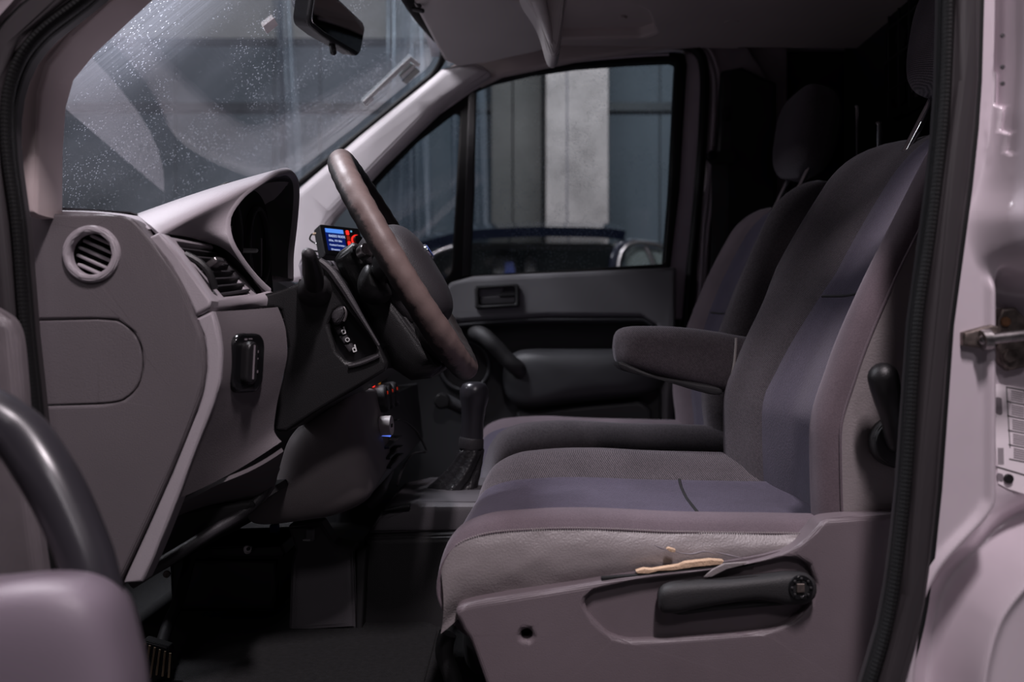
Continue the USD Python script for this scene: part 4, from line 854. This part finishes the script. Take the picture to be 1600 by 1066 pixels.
part('shelf_end', slab(spline([(812, -30), (836, 20), (852, 66), (860, 85), (866, 88), (872, 84), (877, 66), (886, -10), (890, -40), (850, -60)], 70, True), .03, .08, .01, 0, 4), M['visor'], sh)
part('shelf_bracket', capsule([A(842, 0, .02), A(850, 26, .028), A(862, 70, .035)], (.014, .010, .005)), M['visor'], sh)

# ================================================================== steering wheel
ct = A(630, 412, -.37); ct = np.array([-.154, -.37, .578])
tv = np.array([.512, 0, -.858]); tv /= np.linalg.norm(tv); nn = np.array([.858, 0, .512]); nn /= np.linalg.norm(nn)      # down the wheel, towards the driver
R0, r0 = .170, .0178
sw = thing('steering_wheel', 'black steering wheel with its leather rim worn brown', 'steering wheel', ct)
nt, ns = 160, 28
th = np.linspace(0, 2 * math.pi, nt, endpoint=False); ph = np.linspace(0, 2 * math.pi, ns, endpoint=False)
TH, PH = np.meshgrid(th, ph, indexing='ij')
rad_ = np.cos(TH)[..., None] * np.array([0, -1.0, 0]) + np.sin(TH)[..., None] * tv             # th=0 is the side nearest the door
grip = r0 * (1 + .08 * np.exp(-((((TH - math.pi * .25) + math.pi) % (2 * math.pi) - math.pi) / .25) ** 2)) + .0004 * np.sin(TH * 40)
P = ct + rad_ * R0 + (np.cos(PH)[..., None] * rad_ + np.sin(PH)[..., None] * nn) * grip[..., None]
v, f = sheet(np.concatenate([P, P[:1]]), True)
wear = 0.25 + .75 * np.exp(-((((PH - .55) + math.pi) % (2 * math.pi) - math.pi) / 1.0) ** 2)
side_w = .55 + .45 * np.cos(TH)                                          # the half next to the door is worn most
wear = wear * (0.40 + .60 * side_w)
wear = np.concatenate([wear, wear[:1]]).ravel()
rimp = free(sw.path, 'rim')
m_ = usdkit.mesh(stage, rimp, (v - sw.loc, f), M['rim'], smooth=True)
UsdGeom.PrimvarsAPI(m_).CreatePrimvar('wear', Sdf.ValueTypeNames.FloatArray, 'vertex').Set(Vt.FloatArray.FromNumpy(wear.astype(np.float32)))
m_.GetPrim().SetCustomDataByKey('label', 'leather rim worn brown')
def wl(y, s, out): return ct + np.array([0, y, 0]) + tv * s + nn * out      # across the van, down the wheel, towards the driver
padp = rnd(sg.Polygon([(-.084, .036), (-.045, .060), (.045, .060), (.084, .036), (.088, -.02), (.060, -.098), (-.060, -.098), (-.088, -.02)]), .03)
wm = lambda poly, t, off, r, n=4: place(plate_uv(poly, t, r, n), wl(0, 0, off), (0, 1, 0), -tv, nn)
ho_ = spline([(-.084, .036), (-.050, .058), (.0, .063), (.050, .058), (.084, .036), (.090, -.02), (.070, -.088), (.0, -.102), (-.070, -.088), (-.090, -.02)], 110, True)
hc_ = np.array([0, -.02]); hr_ = [np.c_[hc_ + (ho_ - hc_) * .9, np.full(110, -.045)]]
for a_ in np.linspace(0, math.pi / 2 * .985, 16): hr_.append(np.c_[hc_ + (ho_ - hc_) * math.cos(a_) ** (2 / 3.4), np.full(110, -.025 + .064 * math.sin(a_) ** (2 / 3.4))])
hub = part('hub_cover', place(loft(hr_), wl(0, 0, 0), (0, 1, 0), -tv, nn), M['charcoal'], sw, 'charcoal airbag cover', smooth=70)
part('hub_base', wm(padp.buffer(-.03), .03, -.05, .008, 4), M['black'], sw)
badge = part('badge', wm(affinity.scale(sg.Point(0, 0).buffer(.022, quad_segs=16), 1.15, .55), .005, .037, .002), M['chrome'], sw, 'oval chrome badge')
part('badge_field', wm(affinity.scale(sg.Point(0, 0).buffer(.019, quad_segs=16), 1.15, .5), .001, .0416, 0), M['blue_plastic'], badge)
for sgn_, s0 in ((-1, .02), (1, .02)):
    for k, (s0, s1) in enumerate(((-.012, .03), (.062, .115))):
        if k == 0: pts = [wl(sgn_ * .08, s0 + .01, -.022), wl(sgn_ * .12, s0 + .012, -.022), wl(sgn_ * .165, s0 + .012, -.004)]
        else: pts = [wl(sgn_ * .05, .07, -.026), wl(sgn_ * .075, .10, -.02), wl(sgn_ * .10, .138, -.004)]
        part('spoke', sweep(spline(pts, 16), circle(.011, 12, .02)), M['black'], sw)
for sgn_ in (-1, 1): part('horn_panel', wm(rnd(sg.Polygon([(sgn_ * .088, .05), (sgn_ * .104, .02), (sgn_ * .10, -.03), (sgn_ * .07, -.09), (sgn_ * .064, -.06)]), .006), .012, -.018, .004), M['black_soft'], sw)
part('column', tube([wl(0, 0, -.04), wl(0, 0, -.16)], .03, 20), M['black'], sw)

# ================================================================== seats
def make_seat(th_, Yc, s, dx, driver, lift=0.0):
    """Yc: the seat's middle, s = +1: outer side towards the open door. Sheets over a shared cushion and backrest form, split at the seams."""
    sec = np.array([(-.250, .250), (-.236, .259), (-.212, .263), (-.185, .256), (-.155, .247), (-.05, .247), (.06, .250), (.118, .256), (.128, .257), (.165, .275), (.20, .286), (.228, .287), (.245, .272), (.252, .245), (.252, .12)])
    sec[:-1, 1] += lift
    L = np.r_[0, np.cumsum(np.linalg.norm(np.diff(sec, axis=0), axis=1))]
    fy, fz = PchipInterpolator(L, sec[:, 0]), PchipInterpolator(L, sec[:, 1])
    prof = np.array([(.045, 0), (.012, .22), (.0, .48), (.006, .70), (.028, .90), (.075, 1.0), (.16, 1.03), (.28, 1.0), (.40, .985), (.52, .97)])
    Lp = np.r_[0, np.cumsum(np.hypot(np.diff(prof[:, 0]), .14 * np.diff(prof[:, 1])))]
    fq, fp = PchipInterpolator(Lp, prof[:, 0]), PchipInterpolator(Lp, prof[:, 1])
    xf = PchipInterpolator([-.26, -.2, 0, .2, .26], [-.090, -.086, -.075, -.052, -.036])
    us = np.linspace(0, Lp[-1], 90)
    def cushion(l0, l1, n, sink=0.0, u0=0):
        ls = np.linspace(l0, l1, n); uu_, ll = np.meshgrid(us[u0:], ls, indexing='ij')
        y, zt = fy(ll), fz(ll); p = fp(uu_); zb = .115
        edge_ = np.minimum((ll - l0), (l1 - ll)); groove = .004 * np.exp(-(edge_ / .006) ** 2)
        z = zb + (zt - zb) * p - groove * np.minimum(p, 1) - sink
        wr_ = .0022 * (meshkit.fbm(np.stack([fq(uu_) * 9, y * 9 + Yc * 50, z * 0], -1), 3) - .5)
        return np.stack([xf(y) + fq(uu_) + sink + groove * (1 - np.minimum(p, 1)), Yc + s * y, z + wr_ * np.minimum(p, 1)], -1)
    cut = lambda y: float(np.interp(y, sec[:13, 0], L[:13]))
    tk = lambda P: thick_sheet(P, .006 * s)
    l1, l2, l3 = cut(-.155), cut(.122), cut(.23)
    part('cushion_edge_strip', tk(cushion(0, l1, 14)), M['strip'], th_, 'pinkish grey fabric edge strip', smooth=60)
    part('cushion_centre', tk(cushion(l1, l2, 24)), M['velour'], th_, 'purple grey cushion centre', smooth=60)
    part('cushion_bolster', tk(cushion(l2, L[-1], 30)), M['twill'], th_, 'ribbed grey fabric bolster', smooth=60)
    cross = cushion(l1, l2, 24)[62:64]
    part('cushion_seam', sweep((cross[0] + np.array([0, 0, .0005]))[1:-1], circle(.0022, 6)), M['black_soft'], th_)
    # vinyl side of the cushion: from the seam down to the plastic shield
    seam = cushion(0, l1, 14)[:, 0]
    zlow = np.interp(seam[:, 0], [-.10, -.075, -.06, .075, .15, .25, .325, .365, .42], [.125, .145, .158, .182, .192, .203, .221, .250, .262])
    tt = np.linspace(0, 1, 18)
    side_ = np.stack([np.stack([seam[:, 0] + .004 * np.sin(math.pi * t) * (seam[:, 0] < -.05), seam[:, 1] - s * (.010 * math.sin(math.pi * min(t * 1.15, 1)) + .002), np.minimum(seam[:, 2], seam[:, 2] * (1 - t) + np.minimum(zlow - .012, seam[:, 2]) * t)], -1) for t in tt], 1)
    n_ = meshkit.fbm(side_ * np.array([16, 4, 30]), 3, 5) - .5
    side_[..., 1] -= s * .006 * n_
    part('cushion_side', thick_sheet(side_[15:, ::-1], 0, (0, .005 * s, 0)), M['vinyl'], th_, 'worn grey vinyl cushion side', smooth=60)
    part('piping', sweep(seam[8:] + np.array([0, -s * .0012, -.001]), circle(.0018, 8)), M['strip'], th_)
    st_ = [np.array([seam[k] + np.array([0, -s * .0045, .0005]), seam[k] + np.array([.0, -s * .0030, -.0035])]) for k in range(22, 89)]
    stp = []
    for k in range(70, 250):
        x = np.interp(k, [70, 250], [seam[20, 0], seam[-1, 0]]); i_ = np.abs(seam[20:, 0] - x).argmin() + 20
        stp.append(rbox(np.array([x, seam[i_, 1] - s * .0046, np.interp(x, seam[20:, 0], seam[20:, 2]) + .0012]), (.0016, .0012, .0010), .0004) if False else (trimesh.creation.box((.0016, .0012, .0010)).vertices + np.array([x, seam[i_, 1] - s * .0046, np.interp(x, seam[20:, 0], seam[20:, 2]) + .0014]), trimesh.creation.box((1, 1, 1)).faces))
    if driver: part('stitching', join(stp), M['thread'], th_, kind='stuff')
    part('cushion_pan', rbox((.17, Yc, .10), (.46, .44, .09), .03), M['black_soft'], th_)
    # backrest
    sp0 = np.array([(.400, .20), (.396, .25), (.394, .29), (.393, .356), (.412, .43), (.455, .537), (.510, .644), (.560, .729), (.594, .785)]) + 0.0
    sp0[:, 0] += np.interp(sp0[:, 1], [.2, .29, .70, .8], dx)
    c = spline(sp0, 80); tg = np.gradient(c, axis=0); tg /= np.linalg.norm(tg, axis=1, keepdims=True); nf = np.c_[-tg[:, 1], tg[:, 0]]
    tpar = np.linspace(0, 1, 80)
    def back(sec_pts, n, crease=True):
        """sec_pts: rows (t, [(y, f), ...]) of the section's outline."""
        grids = [spline(q, n) for _, q in sec_pts]; ts = [t for t, _ in sec_pts]
        G = np.stack([[np.interp(tpar, ts, [g[k, d] for g in grids]) for k in range(n)] for d in (0, 1)], -1).transpose(1, 0, 2)   # (80, n, 2)
        w = np.clip((tpar - .86) / .14, 0, 1); rr = np.sqrt(np.maximum(1 - w ** 2.2, 0))
        f_ = -.055 + (G[..., 1] + .055) * rr[:, None]
        y_ = G[..., 0] * (1 - .12 * sstep(tpar, .62, 1.0))[:, None]
        if crease: k = np.minimum(np.arange(n), np.arange(n)[::-1]); f_ = f_ - .0035 * np.exp(-(k / 1.2) ** 2)[None]
        rise = .03 * w ** 2
        return np.stack([c[:, None, 0] + nf[:, None, 0] * f_ + tg[:, None, 0] * rise[:, None], Yc + s * y_, c[:, None, 1] + nf[:, None, 1] * f_ + tg[:, None, 1] * rise[:, None]], -1)
    up = lambda a_, b_: [(0, a_), (.30, a_), (.62, b_), (1, b_)]
    part('backrest_side', tk(back(up([(-.215, -.105), (-.236, -.09), (-.244, -.05), (-.243, .008)], [(-.215, -.105), (-.236, -.09), (-.244, -.05), (-.243, .008)]), 14)), M['vinyl'], th_, 'grey vinyl backrest side', smooth=60)
    part('backrest_edge_strip', tk(back(up([(-.243, .008), (-.236, .026), (-.215, .031), (-.185, .022), (-.155, .002)], [(-.243, .008), (-.236, .024), (-.215, .028), (-.19, .02), (-.165, .004)]), 14)), M['strip'], th_, 'pinkish grey backrest edge strip', smooth=60)
    part('backrest_centre', tk(back(up([(-.155, .002), (-.08, -.012), (.0, -.014), (.06, -.006), (.12, .006)], [(-.165, .004), (-.10, -.014), (-.04, -.017), (.02, -.014), (.055, -.008)]), 24)), M['velour'], th_, 'purple grey backrest centre', smooth=60)
    part('backrest_bolster', tk(back(up([(.12, .006), (.16, .026), (.20, .043), (.228, .040), (.243, .012), (.245, -.05), (.23, -.10)], [(.055, -.008), (.12, .006), (.185, .032), (.225, .036), (.243, .012), (.245, -.05), (.23, -.10)]), 30)), M['twill'], th_, 'ribbed grey backrest bolster', smooth=60)
    part('backrest_shell', tk(back(up([(.23, -.10), (.1, -.118), (-.1, -.118), (-.215, -.105)], [(.23, -.10), (.1, -.118), (-.1, -.118), (-.215, -.105)]), 16, False)), M['black_soft'], th_, 'black backrest rear', smooth=60)
    B = back(up([(-.155, .002), (-.08, -.012), (.0, -.014), (.06, -.006), (.12, .006)], [(-.165, .004), (-.10, -.014), (-.04, -.017), (.02, -.014), (.055, -.008)]), 24)
    part('backrest_seam', sweep(B[44, 1:-1], circle(.0022, 6)), M['black_soft'], th_)
    E = back(up([(-.243, .008), (-.236, .026)], [(-.243, .008), (-.236, .024)]), 4)
    part('piping', sweep(E[:76, 0] + np.array([0, -s * .002, 0]), circle(.0016, 8)), M['strip'], th_)
    # head restraint
    top = np.array([c[-1, 0] + .002, Yc, c[-1, 1]]); e = np.array([tg[-1, 0] * .55, 0, 1.0]); e /= np.linalg.norm(e); fn = np.array([-e[2], 0, e[0]])
    hc = top + e * .150 + fn * -.015
    rr = []
    for k in np.linspace(-1, 1, 25):
        wv = math.sqrt(max(1 - abs(k) ** 3.2, 0.0001)); a_ = np.linspace(0, 2 * math.pi, 40, endpoint=False)
        ce, se = np.cos(a_), np.sin(a_); sq = lambda q, p_: np.sign(q) * np.abs(q) ** p_
        rr.append(hc + e * (.095 * k) + np.outer(sq(ce, .55) * .048 * (wv ** .7), fn) + np.outer(sq(se, .6) * .128 * (.86 + .14 * wv) * (wv ** .5), [0, 1, 0]) + fn * (.012 * k))
    hd = part('head_restraint', loft(rr), M['twill'] if driver else M['twill'], th_, 'dark fabric head restraint', smooth=60)
    for q in (-.075, .075):
        part('head_restraint_rod', tube([top + np.array([0, q * s, -.03]), hc + np.array([0, q * s, -.06]) + fn * -.0], .0065, 12), M['chrome'], th_)
    return c, nf, tg

ds = thing('driver_seat', 'driver seat with purple grey fabric, torn vinyl side and black height lever', 'car seat', (.15, -.37, 0))
cD, nD, tD = make_seat(ds, -.37, 1, (0, 0, 0, 0), True)
ps = thing('passenger_seat', 'grey fabric passenger seat beyond the driver seat, its head restraint in shade', 'car seat', (.15, .37, 0))
make_seat(ps, .37, -1, (.035, .035, .0, -.005), False, .02)
part('seat_base', rbox((.18, .37, .055), (.40, .40, .11), .03), M['black_soft'], ps)
# driver seat: plastic shield, lever, tear, armrest, recliner
YSH = -.652
lever_hole = px_poly(cat([(914, 944), (917, 934), (930, 924), (1000, 908), (1100, 896), (1200, 879), (1232, 872), (1252, 876), (1268, 892), (1274, 915), (1266, 942), (1244, 966), (1200, 985), (1090, 996), (990, 1001), (958, 994), (934, 974), (920, 958)]), YSH)
lever_hole = rnd(lever_hole, .009)
dot = sg.Point(A(823, 993, YSH)[0], A(823, 993, YSH)[2]).buffer(9 * S(YSH))
shape = cat([(713, 966), (712, 956), (718, 949), (740, 942), (800, 931), (900, 916), (1000, 900), (1130, 887), (1200, 873), (1244, 855), (1270, 832), (1284, 816), (1300, 811), (1350, 808)], [(1440, 800), (1440, 1150)], [(800, 1150), (776, 1120), (758, 1066), (738, 1010), (722, 984)])
shd = part('side_shield', slab(shape, YSH, .035, .007, 0, 5, holes=(lever_hole, dot)), M['shield'], ds, 'purplish grey plastic side shield')
part('lever_recess', slab(lever_hole.buffer(.006), YSH + .012, .01, 0), M['shield'], shd)
part('screw_hole_back', disc(A(823, 993, YSH + .03), .012, .006), M['dark'], shd)
lv = part('height_lever', xloft([(1028, 930, 944, .4), (1030, 922, 953, .7), (1036, 915, 957, .9), (1050, 910, 957, 1), (1080, 907, 951, 1), (1130, 904, 942, 1), (1180, 899, 936, 1), (1205, 896, 939, 1), (1232, 893, 944, 1), (1255, 894, 943, 1), (1266, 900, 936, .95), (1272, 908, 928, .6)], YSH - .004, .015, .72), M['black_soft'], shd, 'black ratchet height lever', smooth=70)
part('lever_dark_strip', slab(spline([(1034, 948), (1080, 948), (1180, 936), (1236, 944), (1200, 949), (1100, 958), (1050, 960)], 60, True), YSH - .006, .018, .004, 0, 3), M['black'], shd)  # dark strip along the lower edge of the lever
lc = A(1251, 918, YSH - .0185)
part('pivot_cap', disc(lc, 19 * S(YSH), .003, bevel=.001, rin=12.5 * S(YSH)), M['black_gloss'], shd)
part('pivot_well', disc(lc + np.array([0, -.0005, 0]), 13 * S(YSH), .0015, bevel=.0002), M['dark'], shd)
part('pivot_bolt', rbox(lc + np.array([-.001, -.003, 0]), (.009, .003, .010), .001), M['steel_dark'], shd)
for a_ in np.arange(0, 6.2, math.pi / 4): part('pivot_tooth', rbox(lc + np.array([math.cos(a_), 0, math.sin(a_)]) * .0105 + np.array([0, -.003, 0]), (.003, .003, .003), .001), M['black_soft'], shd)
YV = -.6435
jag = lambda pts, a_: [(x + a_ * (rng.random() - .5), y + a_ * (rng.random() - .5)) for x, y in pts]
tear_top = [(994, 892), (1006, 890), (1020, 889.5), (1040, 886.5), (1060, 884), (1072, 880), (1090, 877.5), (1110, 875), (1130, 876)]
tear_bot = [(1128, 882), (1112, 884.5), (1090, 886.5), (1070, 889), (1050, 891.5), (1030, 892.5), (1014, 897), (996, 897)]
part('torn_foam', slab(jag(tear_top, 2.2) + jag(tear_bot, 1.0), YV - .004, .01, .0008), M['foam'], ds, 'bare yellow foam in the torn vinyl')
part('torn_foam', slab([(1041, 858), (1046, 856.5), (1056, 859.5), (1055, 863.5), (1048, 863)], YV - .0035, .008, .0006), M['foam'], ds)
part('dark_tear_gap', slab([(940, 903), (1000, 898.5), (1130, 884), (1180, 880), (1180, 884), (1130, 890), (1000, 902), (940, 908)], YV - .004, .008, 0), M['dark'], ds)  # dark strip below the torn edge
part('vinyl_flap', slab([(1100, 902), (1114, 890), (1132, 881), (1170, 878), (1160, 884), (1136, 890), (1112, 902)], YV - .013, .003, .001), M['vinyl'], ds, 'hanging flap of torn vinyl')
for pts in (((1022, 852), (1034, 857), (1042, 860)), ((1056, 862), (1080, 866), (1100, 862), (1118, 866)), ((1118, 863), (1140, 868), (1162, 873))):
    part('crease', tube([A(x, y, YV - .0025) for x, y in pts], (.0004, .0011, .0004), 6), M['ink_grey'], ds)
ar_rows = []
for px, y0, y1 in ((958.5, 536, 549), (960, 524, 560), (965, 516, 569), (975, 511.5, 574), (995, 509.5, 580), (1030, 509.5, 590), (1070, 512, 600), (1110, 517, 609), (1150, 524, 617), (1185, 530, 624)):
    c0, c1 = A(px, y0, -.11), A(px, y1, -.11); a_ = np.linspace(0, 2 * math.pi, 36, endpoint=False); k = min(1, .45 + (px - 958) / 40)
    sq = lambda q, p_: np.sign(q) * np.abs(q) ** p_
    mid, hz = (c0 + c1) / 2, (c0[2] - c1[2]) / 2
    ar_rows.append(np.stack([np.full(36, mid[0]), mid[1] + sq(np.cos(a_), .6) * .040 * k, mid[2] + sq(np.sin(a_), .7) * hz], 1))
part('armrest', loft([spline(np.array(ar_rows)[:, k], 40) for k in range(36)] and np.stack([spline(np.array(ar_rows)[:, k], 40) for k in range(36)], 1)), M['twill'], ds, 'folded down fabric armrest', smooth=60)
part('armrest_seam', tube([A(x, y, -.1525) for x, y in ((1150, 528), (1148, 560), (1138, 605))], .0022, 6), M['thread'], ds)
part('armrest_underside', slab(spline([(966, 566), (1000, 578), (1060, 594), (1130, 611), (1128, 616), (1060, 602), (1000, 586), (968, 574)], 60, True), -.145, .07, .004, 0, 2), M['black_soft'], ds)
rl = part('recliner_lever', capsule([A(1402, 690, -.64), A(1392, 640, -.655), A(1382, 600, -.665), A(1380, 590, -.665)], (.014, .013, .016, .017)), M['black'], ds, 'black recliner lever')
part('recliner_boss', disc(A(1396, 690, -.62), .030, .02, bevel=.006), M['black_soft'], rl)
part('floor_frame', join([tube([A(700, 990, -.58), A(694, 1020, -.58), A(704, 1050, -.58), A(716, 1090, -.58)], .011), box(-.02, .40, -.60, -.56, .0, .03), box(-.02, .40, -.18, -.14, .0, .03), rbox((.2, -.37, .05), (.36, .4, .06), .02)]), M['black_soft'], ds)

# ================================================================== gear lever, console, footwell
gl = thing('gear_lever', 'black gear lever with gaiter on the floor console', 'gear lever', A(735, 785, .02))
Yg = .02
kp = [(741, 597, .012), (741, 600, .021), (741, 609, .0268), (741, 622, .0268), (740, 636, .0225), (738, 660, .0205), (737, 684, .0215)]
kb = [A(a_, b_, Yg) for a_, b_, _ in kp]
part('knob', sweep(np.array(kb), circle(1, 24), scale=[q[2] for q in kp]), M['grab'], gl, smooth=60)
part('collar', sweep(np.array([A(737, 683, Yg), A(736.5, 687, Yg), A(736, 699, Yg), A(736, 702, Yg)]), circle(1, 24), scale=[.021, .023, .023, .021]), M['charcoal'], gl)
gr = []
for k, (px, py, rx) in enumerate(((736, 700, .021), (735, 706, .024), (730, 722, .027), (720, 744, .034), (708, 764, .042), (700, 780, .050), (697, 790, .056))):
    p = A(px, py, Yg); a_ = np.linspace(0, 2 * math.pi, 60, endpoint=False)
    w_ = 1 + .10 * np.sin(a_ * 5 + k * .9) * math.sin(math.pi * k / 6) + .05 * np.sin(a_ * 11 + k * 2.2)
    gr.append(np.stack([p[0] + np.cos(a_) * rx * w_, p[1] + np.sin(a_) * rx * w_ * .9, p[2] + .004 * np.sin(a_ * 3 + k)], 1))
gr = np.array(gr); gr = np.stack([spline(gr[:, k], 40) for k in range(60)], 1)
part('gaiter', loft(gr), M['leather'], gl, smooth=60)
part('gaiter_frame', slab([(650, 786), (690, 776), (760, 776), (760, 794), (650, 796)], -.06, .16, .004, 2), M['black_soft'], gl)
fc = thing('floor_console', 'low charcoal console between the seats under the gear lever', 'console', (A(640, 0, -.12)[0], -.1, 0))
part('console_side', slab([(568, 840), (720, 834), (760, 836), (760, 1000), (560, 1000), (562, 900)], -.17, .05, .012, 3), M['black_soft'], fc)
part('console_top', slab([(572, 836), (590, 808), (605, 796), (650, 786), (760, 786), (760, 834)], -.15, .30, .014, 4), M['tunnel'], fc)
part('console_pocket', slab([(596, 800), (606, 795), (640, 789), (640, 796)], -.158, .02, .002), M['black'], fc)
tc = thing('tunnel_cover', 'dark grey moulded cover panel beside the pedals', 'cover', (A(505, 0, -.2)[0], -.2, 0))
part('cover_panel', slab([(448, 822), (500, 818), (520, 850), (552, 858), (556, 985), (500, 984), (466, 990), (449, 994), (453, 880), (460, 862), (456, 850)], -.21, .05, .012, 3), M['tunnel'], tc)
part('cover_flange', slab([(556, 862), (572, 858), (566, 984), (556, 984)], -.205, .05, .004), M['black_soft'], tc)
part('clip', rbox(A(485, 836, -.215), (.014, .012, .020), .003), M['door_grey'], tc)
part('clip_slot', rbox(A(479, 844, -.22), (.012, .004, .003), .001), M['icon'], tc)
fbx = thing('control_box', 'black lidded box on the floor under the dashboard', 'box', (A(350, 0, -.15)[0], -.1, 0))
part('box_body', slab([(262, 870), (436, 872), (432, 958), (266, 958)], -.16, .14, .012, 3), M['panel_black'], fbx)
part('box_lid', slab([(255, 858), (440, 852), (446, 866), (442, 874), (258, 874)], -.17, .16, .006, 2), M['black'], fbx)
part('lid_bolt', disc(A(388, 858, -.175), .007, .008, bevel=.002), M['steel'], fbx)
part('lid_bolt_centre', disc(A(388, 858, -.183), .003, .002, bevel=.0005), M['ink'], fbx)
part('box_screw', disc(A(261, 897, -.165), .006, .004, bevel=.001), M['steel_dark'], fbx)
bc = solo('blue_connector', rbox(A(429, 832, -.05), (.014, .02, .03), .003), M['blue_plastic'], 'small blue plug in the dark above the lidded box', 'connector')
for nm, lb, pts, tx in (('clutch_pedal', 'ribbed pedal on the floor, half hidden behind the open door', [(222, 1000), (262, 1012), (272, 1046), (240, 1072), (214, 1060)], -.46),):
    pe = thing(nm, lb, 'pedal', A(240, 1040, tx))
    part('pad', slab(pts, tx, .02, .004, 3), M['rubber'], pe)
    for k in range(6): part('pad_rib', tube([A(226 + 8 * k, 1006 + 3 * k, tx - .001), A(216 + 9.5 * k, 1058 - 1 * k + 3 * abs(k - 3), tx - .001)], .0016, 6), M['brass'], pe)
    part('arm', tube([A(250, 1020, tx + .02), A(270, 960, tx + .15), A(300, 860, tx + .25)], .009), M['black'], pe)
solo('floor_mat', place(plate_uv(rnd(sg.box(-.62, -.66, -.12, -.16), .05), .008, .003), (0, 0, .0), (1, 0, 0), (0, 1, 0), (0, 0, 1)), M['carpet'], 'black carpet mat on the driver side floor', 'floor mat')

# ================================================================== open driver's door in the foreground
dd = thing('driver_door', 'open driver door in the foreground, grey armrest and black grab handle', 'door', (-.56, -.86, 0))
h0, h1 = np.array([-.57, -.88]), np.array([-.27, -1.37]); du = (h1 - h0) / np.linalg.norm(h1 - h0); dn = np.array([du[1], -du[0]])
dn = np.array([-du[1], du[0]])
dn = dn if dn[0] > 0 else -dn
u3, n3 = np.array([*du, 0]), np.array([*dn, 0])
dl = np.linalg.norm(h1 - h0)
dpoly = rnd(sg.box(.03, -.30, dl, .40), .04)
part('door_card', place(plate_uv(dpoly, .04, .012), np.array([*h0, 0]) - n3 * .045, u3, (0, 0, 1), n3), M['dash'], dd)
part('door_skin', place(plate_uv(dpoly.buffer(.02), .05, .015), np.array([*h0, 0]) - n3 * .10, u3, (0, 0, 1), n3), M['paint'], dd)
part('window_frame', place(plate_uv(sg.Polygon([(.03, .38), (dl, .38), (dl, 1.02), (.38, .95)]).difference(sg.Polygon([(.12, .40), (dl - .04, .40), (dl - .04, .97), (.40, .91)])), .04, .01), np.array([*h0, 0]) - n3 * .09, u3, (0, 0, 1), n3), M['rubber'], dd)
# armrest: lofted, its rounded end showing at the bottom left of the picture
Ya = -1.06
ends = [(-330, 905), (-60, 897), (60, 893), (150, 897), (190, 925), (212, 985), (228, 1066), (240, 1180), (220, 1400), (-330, 1400)]
part('armrest', pillow(ends, Ya + .02, .06, 5.5, 160, back=.06), M['door_arm'], dd, 'pale grey armrest', smooth=70)
hp = [A(x, y, Y) for x, y, Y in ((-120, 640, -1.00), (-40, 642, -.99), (20, 672, -.99), (70, 735, -1.0), (112, 815, -1.01), (142, 895, -1.02), (160, 990, -1.03))]
part('grab_handle', tube(hp, (.022, .022, .022, .022, .021, .020, .019), 20, 90), M['grab'], dd, 'curved black grab handle')
